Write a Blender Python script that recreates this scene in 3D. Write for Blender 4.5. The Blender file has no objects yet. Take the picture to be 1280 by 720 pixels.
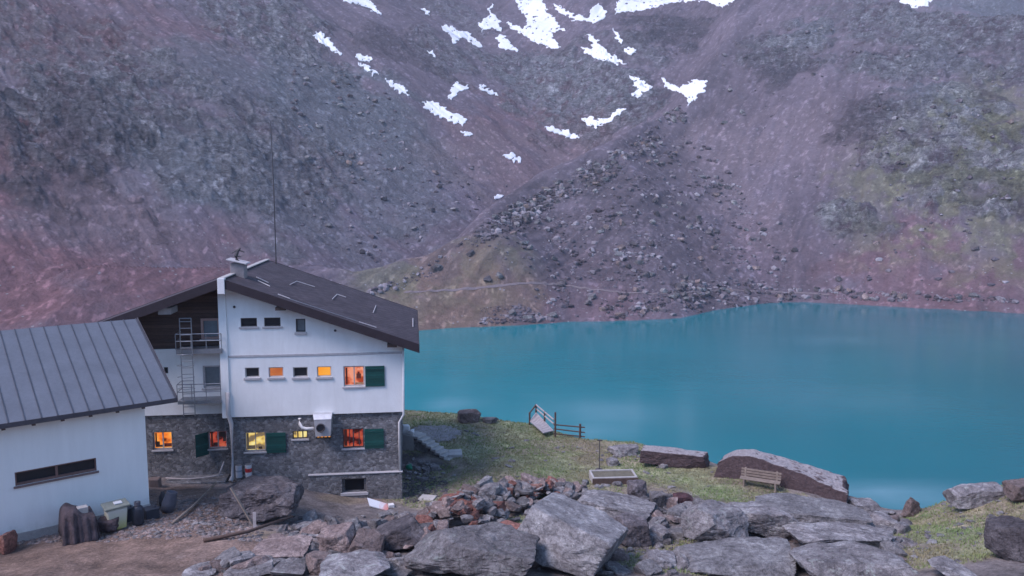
import bpy, bmesh, math, random
import numpy as np
from mathutils import Matrix, Vector
random.seed(7); RS = np.random.RandomState(11)
S = bpy.context.scene
COL = S.collection
R = math.radians

# ------------------------------------------------------------------ camera model
CZ = 14.2; PITCH = R(6.28); F = 1000.0
CP, SP = math.cos(PITCH), math.sin(PITCH)
def ray(px, py):
    dx = (px-640)/F; dy = (360-py)/F
    return np.array([dx, CP+dy*SP, -SP+dy*CP])
def at(px, py, Y):
    d = ray(px, py); t = Y/d[1]
    return np.array([d[0]*t, Y, CZ+d[2]*t])
def atz(px, py, z):
    d = ray(px, py); t = (z-CZ)/d[2]
    return np.array([d[0]*t, d[1]*t, z])

# ------------------------------------------------------------------ noise
def _h(i, j, k, s):
    n = (i*374761393 + j*668265263 + k*2147483647 + s*974634777) & 0xFFFFFFFF
    n = ((n ^ (n >> 13))*1274126177) & 0xFFFFFFFF
    n = ((n ^ (n >> 15))*2246822519) & 0xFFFFFFFF
    return ((n ^ (n >> 16)) & 0xFFFFFF)/float(0x7FFFFF) - 1.0
def noise3(x, y, z, s=0):
    x = np.asarray(x, float); y = np.asarray(y, float); z = np.asarray(z, float)+np.zeros_like(x)
    xi = np.floor(x).astype(np.int64); yi = np.floor(y).astype(np.int64); zi = np.floor(z).astype(np.int64)
    fx, fy, fz = x-xi, y-yi, z-zi
    fx = fx*fx*fx*(fx*(fx*6-15)+10); fy = fy*fy*fy*(fy*(fy*6-15)+10); fz = fz*fz*(3-2*fz)
    def L(a, b, t): return a+(b-a)*t
    c = [[[_h(xi+a, yi+b, zi+d, s) for d in (0, 1)] for b in (0, 1)] for a in (0, 1)]
    return L(L(L(c[0][0][0], c[1][0][0], fx), L(c[0][1][0], c[1][1][0], fx), fy),
             L(L(c[0][0][1], c[1][0][1], fx), L(c[0][1][1], c[1][1][1], fx), fy), fz)
def noise2(x, y, s=0):
    x = np.asarray(x, float); y = np.asarray(y, float)
    xi = np.floor(x).astype(np.int64); yi = np.floor(y).astype(np.int64)
    fx, fy = x-xi, y-yi
    fx = fx*fx*fx*(fx*(fx*6-15)+10); fy = fy*fy*fy*(fy*(fy*6-15)+10)
    k = np.zeros_like(xi)
    a = _h(xi, yi, k, s); b = _h(xi+1, yi, k, s); c = _h(xi, yi+1, k, s); d = _h(xi+1, yi+1, k, s)
    return (a+(b-a)*fx)*(1-fy)+(c+(d-c)*fx)*fy
def fbm(x, y, o=4, s=0, g=.5):
    r = 0; a = 1; t = 0
    for i in range(o):
        c, sn = math.cos(.7*i), math.sin(.7*i)
        r = r+a*noise2((c*x-sn*y)*2**i, (sn*x+c*y)*2**i, s+i*17); t += a; a *= g
    return r/t
def ridged(x, y, o=4, s=0, g=.5):
    r = 0; a = 1; t = 0
    for i in range(o):
        c, sn = math.cos(.9*i), math.sin(.9*i)
        r = r+a*(1-2*np.abs(noise2((c*x-sn*y)*2**i, (sn*x+c*y)*2**i, s+i*13))); t += a; a *= g
    return r/t
def sstep(a, b, x):
    t = np.clip((x-a)/(b-a), 0, 1); return t*t*(3-2*t)
def smax(a, b, k): return .5*(a+b+np.sqrt((a-b)**2+k*k))
def smin(a, b, k): return .5*(a+b-np.sqrt((a-b)**2+k*k))

# ------------------------------------------------------------------ mesh helpers
ORG = {}
def link(o): COL.objects.link(o); return o
def thing(name, label, cat, loc, group=None):
    o = bpy.data.objects.new(name, None); link(o)
    o.empty_display_size = .3; o.location = loc; ORG[o.name] = np.array(loc, float)
    o['label'] = label; o['category'] = cat
    if group: o['group'] = group
    return o
def tag(o, label, cat, group=None, kind=None):
    o['label'] = label; o['category'] = cat
    if group: o['group'] = group
    if kind: o['kind'] = kind
    return o
def mk(name, V, Fc, mat, parent=None, smooth=False, org=None):
    V = np.asarray(V, float)
    if parent is not None: base = ORG[parent.name]
    elif org is not None: base = np.array(org, float)
    else: base = np.zeros(3)
    me = bpy.data.meshes.new(name)
    me.from_pydata((V-base).tolist(), [], [tuple(int(i) for i in f) for f in Fc])
    me.materials.append(mat); me.update()
    if smooth: me.polygons.foreach_set('use_smooth', [True]*len(me.polygons))
    o = bpy.data.objects.new(name, me); link(o)
    if parent is not None: o.parent = parent
    else: o.location = base
    ORG[o.name] = base
    return o
class B:
    def __init__(s, fr=None): s.V = []; s.F = []; s.fr = fr or (lambda u, v, z: np.array([u, v, z], float))
    def add(s, vs, fs):
        n = len(s.V); s.V += [np.array(v, float) for v in vs]; s.F += [tuple(i+n for i in f) for f in fs]
    def box(s, u0, u1, v0, v1, z0, z1):
        s.add([s.fr(u, v, z) for z in (z0, z1) for (u, v) in ((u0, v0), (u1, v0), (u1, v1), (u0, v1))],
              [(3, 2, 1, 0), (4, 5, 6, 7), (0, 1, 5, 4), (1, 2, 6, 5), (2, 3, 7, 6), (3, 0, 4, 7)])
    def hexa(s, pts):   # 8 world points
        s.add(pts, [(3, 2, 1, 0), (4, 5, 6, 7), (0, 1, 5, 4), (1, 2, 6, 5), (2, 3, 7, 6), (3, 0, 4, 7)])
    def prism(s, poly, off):  # polygon (world points) extruded by vector
        n = len(poly); a = [np.array(p, float) for p in poly]; b = [p+np.array(off, float) for p in a]
        s.add(a+b, [tuple(range(n))[::-1], tuple(range(n, 2*n))]+[(i, (i+1) % n, n+(i+1) % n, n+i) for i in range(n)])
    def tube(s, pts, r, n=8, caps=True):
        pts = [np.array(p, float) for p in pts]; rs = r if hasattr(r, '__len__') else [r]*len(pts)
        rings = []
        for i, p in enumerate(pts):
            d = pts[min(i+1, len(pts)-1)]-pts[max(i-1, 0)]; d = d/(np.linalg.norm(d)+1e-9)
            a = np.cross(d, [0, 0, 1.]);
            if np.linalg.norm(a) < 1e-3: a = np.array([1., 0, 0])
            a /= np.linalg.norm(a); b = np.cross(a, d)
            rings.append([p+rs[i]*(math.cos(2*math.pi*k/n)*a+math.sin(2*math.pi*k/n)*b) for k in range(n)])
        vs = [q for rg in rings for q in rg]; fs = []
        for i in range(len(pts)-1):
            for k in range(n):
                fs.append((i*n+k, i*n+(k+1) % n, (i+1)*n+(k+1) % n, (i+1)*n+k))
        if caps: fs.append(tuple(range(n))[::-1]); fs.append(tuple((len(pts)-1)*n+k for k in range(n)))
        s.add(vs, fs)
    def lathe(s, c, prof, n=20, ax=None):   # prof: (r, h)
        M = ax if ax is not None else np.eye(3); c = np.array(c, float); vs = []; fs = []
        for (r, h) in prof:
            for k in range(n):
                a = 2*math.pi*k/n; vs.append(c+M@np.array([r*math.cos(a), r*math.sin(a), h]))
        m = len(prof)
        for i in range(m-1):
            for k in range(n): fs.append((i*n+k, i*n+(k+1) % n, (i+1)*n+(k+1) % n, (i+1)*n+k))
        fs.append(tuple(range(n))[::-1]); fs.append(tuple((m-1)*n+k for k in range(n)))
        s.add(vs, fs)
    def build(s, name, mat, parent=None, smooth=False, org=None, bevel=0):
        o = mk(name, s.V, s.F, mat, parent, smooth, org)
        if bevel:
            m = o.modifiers.new('bevel', 'BEVEL'); m.width = bevel; m.segments = 1; m.limit_method = 'ANGLE'
        return o
def grid_mesh(name, X, Y, Z, mat, colors=None, smooth=True):
    nr, nc = X.shape
    V = np.stack([X, Y, Z], -1).reshape(-1, 3).astype(np.float32)
    i = np.arange(nr-1)[:, None]*nc+np.arange(nc-1)[None]
    q = np.stack([i, i+1, i+nc+1, i+nc], -1).reshape(-1, 4).astype(np.int32)
    me = bpy.data.meshes.new(name)
    me.vertices.add(len(V)); me.vertices.foreach_set('co', V.ravel())
    me.loops.add(q.size); me.loops.foreach_set('vertex_index', q.ravel())
    me.polygons.add(len(q)); me.polygons.foreach_set('loop_start', np.arange(0, q.size, 4, dtype=np.int32))
    me.polygons.foreach_set('loop_total', np.full(len(q), 4, np.int32))
    me.polygons.foreach_set('use_smooth', np.full(len(q), smooth))
    me.update(calc_edges=True)
    if colors is not None:
        at_ = me.color_attributes.new('ground_colour', 'FLOAT_COLOR', 'POINT')
        c = np.ones((len(V), 4), np.float32); nk = colors.shape[-1]; c[:, :nk] = colors.reshape(-1, nk); at_.data.foreach_set('color', c.ravel())
    me.materials.append(mat)
    o = bpy.data.objects.new(name, me); link(o); return o

# ------------------------------------------------------------------ materials
class NT:
    def __init__(s, name):
        s.m = bpy.data.materials.new(name); s.m.use_nodes = True; s.t = s.m.node_tree; s.n = s.t.nodes; s.l = s.t.links
        s.bsdf = s.n['Principled BSDF']; s.out = s.n['Material Output']
        s.bsdf.inputs['Specular IOR Level'].default_value = .3
    def node(s, ty, **kw):
        n = s.n.new(ty)
        for k, v in kw.items():
            if k in n.inputs: n.inputs[k].default_value = v
            else: setattr(n, k, v)
        return n
    def coord(s, scale=(1, 1, 1), rot=(0, 0, 0), kind='Object'):
        tc = s.node('ShaderNodeTexCoord'); mp = s.node('ShaderNodeMapping')
        mp.inputs['Scale'].default_value = scale; mp.inputs['Rotation'].default_value = rot
        s.l.new(tc.outputs[kind], mp.inputs['Vector']); return mp.outputs[0]
    def noise(s, vec, scale, detail=8, rough=.6, dist=0):
        n = s.node('ShaderNodeTexNoise', Scale=scale, Detail=detail, Roughness=rough, Distortion=dist)
        s.l.new(vec, n.inputs['Vector']); return n.outputs['Fac']
    def ramp(s, fac, stops):
        r = s.node('ShaderNodeValToRGB'); e = r.color_ramp.elements
        while len(e) < len(stops): e.new(.5)
        for i, (p, c) in enumerate(stops):
            e[i].position = p; e[i].color = (*c, 1) if hasattr(c, '__len__') else (c, c, c, 1)
        s.l.new(fac, r.inputs[0]); return r.outputs[0]
    def mix(s, fac, a, b, mode='MIX'):
        n = s.node('ShaderNodeMix', data_type='RGBA', blend_type=mode)
        for sock, v in ((n.inputs[0], fac), (n.inputs[6], a), (n.inputs[7], b)):
            if hasattr(v, 'links') or isinstance(v, bpy.types.NodeSocket): s.l.new(v, sock)
            elif hasattr(v, '__len__'): sock.default_value = (*v, 1)
            else: sock.default_value = v
        return n.outputs[2]
    def math(s, op, a, b=0):
        n = s.node('ShaderNodeMath', operation=op)
        for i, v in enumerate((a, b)):
            if isinstance(v, bpy.types.NodeSocket): s.l.new(v, n.inputs[i])
            else: n.inputs[i].default_value = v
        return n.outputs[0]
    def bump(s, h, strength=.5, dist=.05, prev=None):
        n = s.node('ShaderNodeBump', Strength=strength, Distance=dist); s.l.new(h, n.inputs['Height'])
        if prev is not None: s.l.new(prev, n.inputs['Normal'])
        return n.outputs[0]
    def done(s, col, rough=.9, nrm=None, metal=0):
        if isinstance(col, bpy.types.NodeSocket): s.l.new(col, s.bsdf.inputs['Base Color'])
        else: s.bsdf.inputs['Base Color'].default_value = (*col, 1)
        s.bsdf.inputs['Roughness'].default_value = rough; s.bsdf.inputs['Metallic'].default_value = metal
        if nrm is not None: s.l.new(nrm, s.bsdf.inputs['Normal'])
        return s.m

HROT = math.atan2(-0.1236, 0.9923)   # house turned slightly
def m_simple(name, c, var=.25, scale=3, rough=.7, bump=.2, bd=.01, metal=0, stretch=(1, 1, 1)):
    t = NT(name); v = t.coord(stretch); n = t.noise(v, scale, 8, .65); n2 = t.noise(v, scale*9, 4, .6)
    a = tuple(x*(1-var) for x in c); b = tuple(min(1, x*(1+var)) for x in c)
    col = t.ramp(n, [(.3, a), (.7, b)]); col = t.mix(.35, col, t.ramp(n2, [(.3, a), (.7, b)]))
    return t.done(col, rough, t.bump(n2, bump, bd), metal)
def m_rock(name, cols, lichen=None, strata=(6, (.3, .5, 0)), sta=.25, bump=1.0, spread=.3):
    t = NT(name); v = t.coord()
    n = t.noise(v, 1.3, 10, .68, .4); n2 = t.noise(v, 7, 8, .7); n3 = t.noise(v, 30, 4, .7)
    oi = t.node('ShaderNodeObjectInfo')
    sv = t.coord((1, 1, strata[0]), (strata[1][0], strata[1][1], 0)); st = t.noise(sv, 1.2, 8, .7, .3)
    col = t.ramp(n, [(.3, cols[0]), (.5, cols[1]), (.7, cols[2])])
    col = t.mix(sta, col, t.ramp(st, [(.36, .45), (.5, .95), (.62, 1.3)]), 'MULTIPLY')
    col = t.mix(.8, col, t.ramp(n2, [(.34, .45), (.5, 1.), (.66, 1.45)]), 'MULTIPLY')
    col = t.mix(.7, col, t.ramp(n3, [(.32, .45), (.5, 1.), (.68, 1.45)]), 'MULTIPLY')
    ck = t.node('ShaderNodeTexVoronoi', Scale=1.5, feature='DISTANCE_TO_EDGE'); dv_ = t.node('ShaderNodeMix', data_type='RGBA', blend_type='LINEAR_LIGHT'); dv_.inputs[0].default_value = .35
    nn_ = t.node('ShaderNodeTexNoise', Scale=1.4, Detail=5.); t.l.new(v, nn_.inputs['Vector']); t.l.new(v, dv_.inputs[6]); t.l.new(nn_.outputs['Color'], dv_.inputs[7]); t.l.new(dv_.outputs[2], ck.inputs['Vector'])
    crk = t.ramp(ck.outputs['Distance'], [(0., 0.), (.014, 1.)]); col = t.mix(.5, col, t.ramp(crk, [(0., .4), (1., 1.)]), 'MULTIPLY')
    if lichen:
        ln = t.noise(v, 3.2, 8, .75); col = t.mix(t.ramp(ln, [(.56, 0.), (.66, .75)]), col, lichen)
    r = t.ramp(oi.outputs['Random'], [(0., 1-spread), (1., 1+spread)]); col = t.mix(1., col, r, 'MULTIPLY')
    h = t.math('ADD', t.math('ADD', t.math('MULTIPLY', st, .4), t.math('MULTIPLY', crk, .5)), t.math('ADD', n2, t.math('MULTIPLY', n3, .4)))
    return t.done(col, .93, t.bump(h, bump*.75, .07))
M = {}
M['grey_rock'] = m_rock('grey_rock', [(.085, .08, .085), (.17, .16, .165), (.32, .315, .32)], lichen=(.30, .33, .31))
M['pale_rock'] = m_rock('pale_rock', [(.09, .082, .086), (.185, .176, .18), (.36, .35, .35)], strata=(9, (.25, .1, 0)), sta=.7, bump=1.1)
M['dark_rock'] = m_rock('dark_rock', [(.045, .04, .044), (.09, .08, .086), (.19, .175, .18)])
M['slab_rock'] = m_rock('slab_rock', [(.09, .086, .09), (.165, .16, .165), (.30, .30, .30)], strata=(7, (.1, .05, 0)), bump=.8)
M['red_rock'] = m_rock('red_rock', [(.10, .045, .04), (.22, .10, .08), (.36, .20, .16)])
M['brown_rock'] = m_rock('brown_rock', [(.11, .08, .075), (.20, .155, .145), (.33, .27, .25)])
M['purple_rock'] = m_rock('purple_rock', [(.06, .028, .034), (.105, .05, .056), (.16, .09, .10)])
# bench boulder: pale upward faces, purple steep faces (set by the slope of the rock)
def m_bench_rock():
    t = NT('weathered_purple_rock'); v = t.coord(); g = t.node('ShaderNodeNewGeometry'); sx = t.node('ShaderNodeSeparateXYZ')  # pale on upward faces, purple on steep ones, by slope
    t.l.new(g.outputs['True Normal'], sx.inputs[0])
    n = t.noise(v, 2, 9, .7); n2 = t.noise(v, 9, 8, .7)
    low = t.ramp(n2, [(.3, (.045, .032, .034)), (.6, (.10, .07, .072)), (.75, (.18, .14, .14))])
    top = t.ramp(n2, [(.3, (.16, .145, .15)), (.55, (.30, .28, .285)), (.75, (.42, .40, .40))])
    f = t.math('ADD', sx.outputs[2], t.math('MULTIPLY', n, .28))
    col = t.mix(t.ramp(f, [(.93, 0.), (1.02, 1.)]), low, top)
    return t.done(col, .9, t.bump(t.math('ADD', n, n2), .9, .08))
M['bench_rock'] = m_bench_rock()
def m_plaster(name, c, stain=.25):
    t = NT(name); v = t.coord(); v2 = t.coord((1.4, 1.4, .25))
    n = t.noise(v, .8, 8, .7); n2 = t.noise(v2, 1.6, 8, .7, .5); n3 = t.noise(v, 25, 4, .6)
    col = t.ramp(n, [(.3, tuple(x*.9 for x in c)), (.7, c)])
    col = t.mix(stain, col, t.ramp(n2, [(.35, (.55, .53, .5)), (.6, (1, 1, 1))]), 'MULTIPLY')
    return t.done(col, .85, t.bump(n3, .25, .01))
M['plaster'] = m_plaster('white_plaster', (.82, .83, .82), .16)
def m_barnplaster():
    t = NT('barn_plaster'); v = t.coord(); g = t.node('ShaderNodeNewGeometry'); sx = t.node('ShaderNodeSeparateXYZ')
    t.l.new(g.outputs['Position'], sx.inputs[0]); n = t.noise(v, 1.6, 9, .7); n3 = t.noise(v, 22, 4, .6)
    n2 = t.noise(t.coord((1.5, 1.5, .2)), 1.5, 6, .6)
    h = t.math('ADD', sx.outputs[2], t.math('MULTIPLY', n, -1.6))
    col = t.ramp(n2, [(.3, (.76, .77, .75)), (.7, (.84, .85, .83))])
    h2 = t.math('ADD', t.math('MULTIPLY', h, 1/3.), 0)
    col = t.mix(t.ramp(h2, [(.48, .55), (.66, 0.)]), col, (.42, .45, .38))
    return t.done(col, .85, t.bump(n3, .25, .012))
M['barn_plaster'] = m_barnplaster()
def m_masonry():
    t = NT('stone_masonry'); v = t.coord((1, 1, 1.25), (0, 0, -HROT))
    nz = t.node('ShaderNodeTexNoise', Scale=1.5, Detail=3.); t.l.new(v, nz.inputs['Vector'])
    vv = t.node('ShaderNodeMix', data_type='RGBA', blend_type='LINEAR_LIGHT'); vv.inputs[0].default_value = .07
    t.l.new(v, vv.inputs[6]); t.l.new(nz.outputs['Color'], vv.inputs[7])
    vo = t.node('ShaderNodeTexVoronoi', Scale=6.2, feature='F1', distance='CHEBYCHEV'); t.l.new(vv.outputs[2], vo.inputs['Vector'])
    ve = t.node('ShaderNodeTexVoronoi', Scale=6.2, feature='DISTANCE_TO_EDGE'); t.l.new(vv.outputs[2], ve.inputs['Vector'])
    n = t.noise(v, 12, 6, .7); big = t.noise(v, .5, 4, .6)
    sep = t.node('ShaderNodeSeparateColor'); t.l.new(vo.outputs['Color'], sep.inputs[0])
    col = t.ramp(sep.outputs[0], [(0., (.11, .11, .115)), (.35, (.155, .155, .162)), (.7, (.20, .20, .208)), (1., (.29, .29, .295))])
    col = t.mix(.6, col, t.ramp(n, [(.3, .6), (.7, 1.4)]), 'MULTIPLY')
    col = t.mix(.7, col, t.ramp(big, [(.35, .62), (.65, 1.3)]), 'MULTIPLY')
    edge = t.ramp(ve.outputs['Distance'], [(0., 1.), (.06, 0.)])
    col = t.mix(t.math('MULTIPLY', edge, .7), col, (.21, .20, .205))
    h = t.math('ADD', t.ramp(ve.outputs['Distance'], [(0., 0.), (.12, 1.)]), t.math('MULTIPLY', n, .5))
    return t.done(col, .92, t.bump(h, .8, .04))
M['masonry'] = m_masonry()
def m_planks(name, c, per=6, axis=2, rough=.8, rot=0.):
    t = NT(name); v = t.coord((1, 1, 1), (0, 0, -rot)); sx = t.node('ShaderNodeSeparateXYZ'); t.l.new(v, sx.inputs[0])
    k = t.math('MULTIPLY', sx.outputs[axis], per); fr = t.math('FRACT', k); fl = t.math('FLOOR', k)
    wn = t.node('ShaderNodeTexWhiteNoise', noise_dimensions='1D'); t.l.new(fl, wn.inputs['W'])
    st = [1.5]*3; st[axis] = 14; n = t.noise(t.coord(tuple(st), (0, 0, -rot)), 2.5, 8, .7)
    col = t.ramp(wn.outputs[0], [(0., tuple(x*.7 for x in c)), (1., tuple(x*1.3 for x in c))])
    col = t.mix(.7, col, t.ramp(n, [(.3, .55), (.7, 1.4)]), 'MULTIPLY')
    g = t.ramp(fr, [(0., 0.), (.06, 1.), (.94, 1.), (1., 0.)])
    col = t.mix(1., col, t.ramp(fr, [(0., .3), (.07, 1.), (.93, 1.), (1., .3)]), 'MULTIPLY')
    return t.done(col, rough, t.bump(t.math('ADD', g, t.math('MULTIPLY', n, .3)), .6, .02))
M['dark_planks'] = m_planks('dark_wood_cladding', (.075, .048, .04), 6, 2)
M['wood'] = m_simple('weathered_wood', (.22, .18, .15), .4, 4, .85, .5, .01, 0, (1, 1, 1))
M['grey_wood'] = m_simple('silvered_wood', (.34, .31, .31), .35, 5, .85, .5, .01)
M['dark_wood'] = m_simple('dark_brown_wood', (.09, .06, .05), .4, 5, .8, .4, .01)
M['green'] = m_planks('dark_green_shutter_paint', (.010, .075, .065), 9, 2, .55)
M['white_paint'] = m_simple('white_paint', (.66, .66, .66), .12, 5, .5, .1)
M['frame_white'] = m_simple('weathered_frame_paint', (.42, .40, .39), .25, 6, .6, .2)
M['frame_pink'] = m_simple('reddish_frame_paint', (.36, .24, .21), .25, 6, .7, .2)
M['sill'] = m_simple('grey_stone_sill', (.42, .41, .42), .2, 5, .85, .3)
M['concrete'] = m_simple('grey_concrete', (.36, .35, .34), .28, 2.5, .9, .5, .015)
M['galv'] = m_simple('galvanised_steel', (.26, .27, .29), .2, 7, .45, .1, .005, .6)
M['zinc'] = m_simple('duct_sheet_metal', (.55, .56, .58), .2, 4, .4, .1, .005, .5)
M['iron'] = m_simple('dark_iron', (.06, .055, .06), .3, 6, .6, .2)
M['black_plastic'] = m_simple('dark_blue_plastic', (.03, .036, .05), .3, 5, .5, .1)
M['grey_plastic'] = m_simple('grey_plastic', (.09, .095, .12), .3, 5, .5, .1)
M['void'] = m_simple('unlit_interior', (.012, .012, .014), .2, 3, .9, 0)
M['glass_dark'] = m_simple('dark_window_glass', (.02, .025, .03), .2, 2, .08, 0)
M['glass_grey'] = m_simple('curtained_window_glass', (.16, .19, .21), .25, 2, .15, 0)
def m_roof():
    t = NT('dark_shingle_roof'); v = t.coord((1, 1, 1), (0, 0, -HROT)); sx = t.node('ShaderNodeSeparateXYZ'); t.l.new(v, sx.inputs[0])
    cb = t.node('ShaderNodeCombineXYZ'); t.l.new(sx.outputs[1], cb.inputs[0]); t.l.new(sx.outputs[0], cb.inputs[1])
    br = t.node('ShaderNodeTexBrick', Scale=1.0, offset=.5); br.inputs['Mortar Size'].default_value = .012
    br.inputs['Brick Width'].default_value = .34; br.inputs['Row Height'].default_value = .2
    br.inputs['Color1'].default_value = (.044, .036, .043, 1); br.inputs['Color2'].default_value = (.066, .054, .062, 1); br.inputs['Mortar'].default_value = (.03, .024, .028, 1)
    t.l.new(cb.outputs[0], br.inputs['Vector'])
    n = t.noise(v, .9, 8, .7, .4); n2 = t.noise(v, 14, 5, .7)
    col = t.mix(.8, br.outputs['Color'], t.ramp(n, [(.3, .65), (.5, 1.), (.7, 1.5)]), 'MULTIPLY')
    col = t.mix(.5, col, t.ramp(n2, [(.3, .6), (.7, 1.4)]), 'MULTIPLY')
    h = t.math('ADD', t.math('MULTIPLY', br.outputs['Fac'], -1), t.math('MULTIPLY', n2, .4))
    return t.done(col, .72, t.bump(h, .6, .02))
M['shingle'] = m_roof()
M['fascia'] = m_simple('dark_brown_fascia', (.030, .022, .027), .3, 3, .7, .3)
M['barn_roof'] = m_simple('grey_sheet_metal_roof', (.125, .14, .165), .18, .9, .5, .2, .01, .15, (1, 1, 1))
def m_tarp():
    t = NT('dark_brown_tarpaulin'); v = t.coord(); n = t.noise(v, 3, 8, .6, 1.); n2 = t.noise(v, 20, 5, .6)
    return t.done(t.ramp(n, [(.3, (.05, .038, .042)), (.7, (.13, .10, .11))]), .75, t.bump(t.math('ADD', n, n2), .8, .09))
M['tarp'] = m_tarp()
def m_bin():
    t = NT('faded_yellow_plastic'); v = t.coord(); sx = t.node('ShaderNodeSeparateXYZ'); t.l.new(v, sx.inputs[0]); n = t.noise(v, 4, 6, .6)
    h = t.math('ADD', sx.outputs[2], t.math('MULTIPLY', n, .3))
    return t.done(t.ramp(h, [(.1, (.42, .40, .06)), (.5, (.50, .50, .34)), (.9, (.55, .56, .5))]), .6, t.bump(n, .2, .01))
M['bin'] = m_bin()
M['red_white'] = None
def m_band(name, a, b, lo, hi):
    t = NT(name); v = t.coord(); sx = t.node('ShaderNodeSeparateXYZ'); t.l.new(v, sx.inputs[0])
    r = t.ramp(sx.outputs[2], [(lo-.01, a), (lo, b), (hi, b), (hi+.01, a)]); return t.done(r, .5)
M['red_band'] = m_band('white_can_with_red_band', (.5, .5, .52), (.45, .03, .03), .25, .42)
M['grey_band'] = m_band('pale_grey_can', (.36, .38, .42), (.2, .22, .26), .28, .36)
def m_board():
    t = NT('white_board_with_rusty_stain'); v = t.coord(); n = t.noise(v, 3, 8, .7, .6); sx = t.node('ShaderNodeSeparateXYZ'); t.l.new(v, sx.inputs[0])
    f = t.math('ADD', t.math('MULTIPLY', sx.outputs[0], .6), n)
    return t.done(t.ramp(f, [(.5, (.55, .58, .62)), (.72, (.5, .22, .2))]), .8)
M['board'] = m_board()
M['snow'] = m_simple('old_snow', (.78, .79, .82), .06, .4, .7, .5, .05)
M['green_plastic'] = m_simple('green_plastic', (.02, .2, .12), .2, 3, .5, 0)
M['light_stone'] = m_simple('light_paving_stone', (.40, .38, .36), .25, 4, .9, .5, .02)
def m_lit(name, stops, strength, scale=3., seed=0.):
    t = NT(name); t.n.remove(t.bsdf); e = t.node('ShaderNodeEmission'); v = t.coord((1, 1, 1.3)); mp = t.node('ShaderNodeMapping')
    mp.inputs['Location'].default_value = (seed, seed*1.7, 0); t.l.new(v, mp.inputs['Vector'])
    n = t.noise(mp.outputs[0], scale*.75, 2, .45, 0.)
    t.l.new(t.ramp(n, stops), e.inputs['Color']); e.inputs['Strength'].default_value = strength
    t.l.new(e.outputs[0], t.out.inputs[0]); return t.m
LIT = .13
M['lit_orange'] = m_lit('lit_orange_room', [(.40, (.10, .02, .01)), (.47, (.9, .20, .03)), (.60, (1, .42, .08))], LIT*2.3, 2.2, 4.2)
M['lit_red'] = m_lit('lit_red_room', [(.42, (.10, .02, .02)), (.5, (.75, .10, .07)), (.66, (1, .22, .12))], LIT*1.1, 3., 2.)
M['lit_yellow'] = m_lit('lit_yellow_room', [(.40, (.22, .16, .10)), (.5, (.85, .58, .16)), (.62, (1, .85, .36))], LIT*2.1, 3., 8.)
M['lit_flatorange'] = m_lit('orange_curtain_light', [(.35, (.75, .20, .07)), (.65, (.95, .32, .12))], LIT*1.35, 2., 1.)
M['lit_amber'] = m_lit('amber_blind_light', [(.35, (1, .36, .04)), (.65, (1, .45, .07))], LIT*2.2, 2., 5.)
M['lit_salmon'] = m_lit('salmon_curtain_light', [(.38, (.45, .07, .03)), (.5, (.85, .22, .12)), (.62, (1, .40, .26))], LIT*1.9, 4., 3.)

# far slopes and near ground: colour of the soil and rock from the ground_colour attribute
def m_ground(name, sc, bumpd, fine):
    t = NT(name); a = t.node('ShaderNodeAttribute', attribute_name='ground_colour'); v = t.coord()
    n = t.noise(v, sc, 10, .72, .3); n2 = t.noise(v, sc*fine, 6, .7)
    vo = t.node('ShaderNodeTexVoronoi', Scale=sc*fine*.6); t.l.new(v, vo.inputs['Vector'])
    sp = t.ramp(vo.outputs['Distance'], [(.0, 1.9), (.2, 1.15), (.35, 1.)])
    wn = t.ramp(vo.outputs['Color'], [(.55, 0.), (.75, 1.)])
    col = t.mix(.95, a.outputs['Color'], t.ramp(n, [(.32, .55), (.5, 1.), (.68, 1.45)]), 'MULTIPLY')
    col = t.mix(.9, col, t.ramp(n2, [(.33, .55), (.5, 1.), (.67, 1.5)]), 'MULTIPLY')
    col = t.mix(t.math('MULTIPLY', wn, .6), col, t.mix(1., col, sp, 'MULTIPLY'))
    h = t.math('ADD', n, t.math('MULTIPLY', n2, .5))
    return t.done(col, .95, t.bump(h, 1., bumpd))
def m_mountain():
    t = NT('scree_and_bedrock'); a = t.node('ShaderNodeAttribute', attribute_name='ground_colour'); v = t.coord(); rk = a.outputs['Alpha']
    n = t.noise(v, .22, 10, .75, .4); n2 = t.noise(v, 1.1, 8, .75); n3 = t.noise(t.coord((1, 1, 2.2), (.5, .2, 0)), .35, 10, .8, .6)
    vo = t.node('ShaderNodeTexVoronoi', Scale=1.15); t.l.new(v, vo.inputs['Vector']); sc = t.node('ShaderNodeSeparateColor'); t.l.new(vo.outputs['Color'], sc.inputs[0])
    scree = t.mix(.6, a.outputs['Color'], t.ramp(n2, [(.34, .62), (.5, 1.), (.64, 1.35)]), 'MULTIPLY')
    scree = t.mix(.35, scree, t.ramp(n, [(.35, .7), (.65, 1.3)]), 'MULTIPLY')
    fl = t.math('MULTIPLY', t.ramp(sc.outputs[0], [(.93, 0.), (.96, 1.)]), t.ramp(vo.outputs['Distance'], [(.22, 1.), (.34, 0.)]))
    scree = t.mix(fl, scree, (.25, .235, .25))
    rock = t.mix(1., a.outputs['Color'], t.ramp(n3, [(.34, .35), (.44, .85), (.55, 1.3), (.66, 2.2)]), 'MULTIPLY')
    rock = t.mix(.9, rock, t.ramp(n2, [(.35, .65), (.5, 1.05), (.65, 1.5)]), 'MULTIPLY')
    f = t.ramp(t.math('ADD', rk, t.math('MULTIPLY', t.math('SUBTRACT', n, .5), 1.2)), [(.2, 0.), (.85, 1.)])
    h = t.math('ADD', t.math('MULTIPLY', n2, .5), t.math('MULTIPLY', t.math('MULTIPLY', n3, f), 2.5))
    return t.done(t.mix(f, scree, rock), .95, t.bump(h, 1., 1.2))
M['mountain'] = m_mountain()
M['ground'] = m_ground('alpine_soil', 1.1, .10, 9.)

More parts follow.
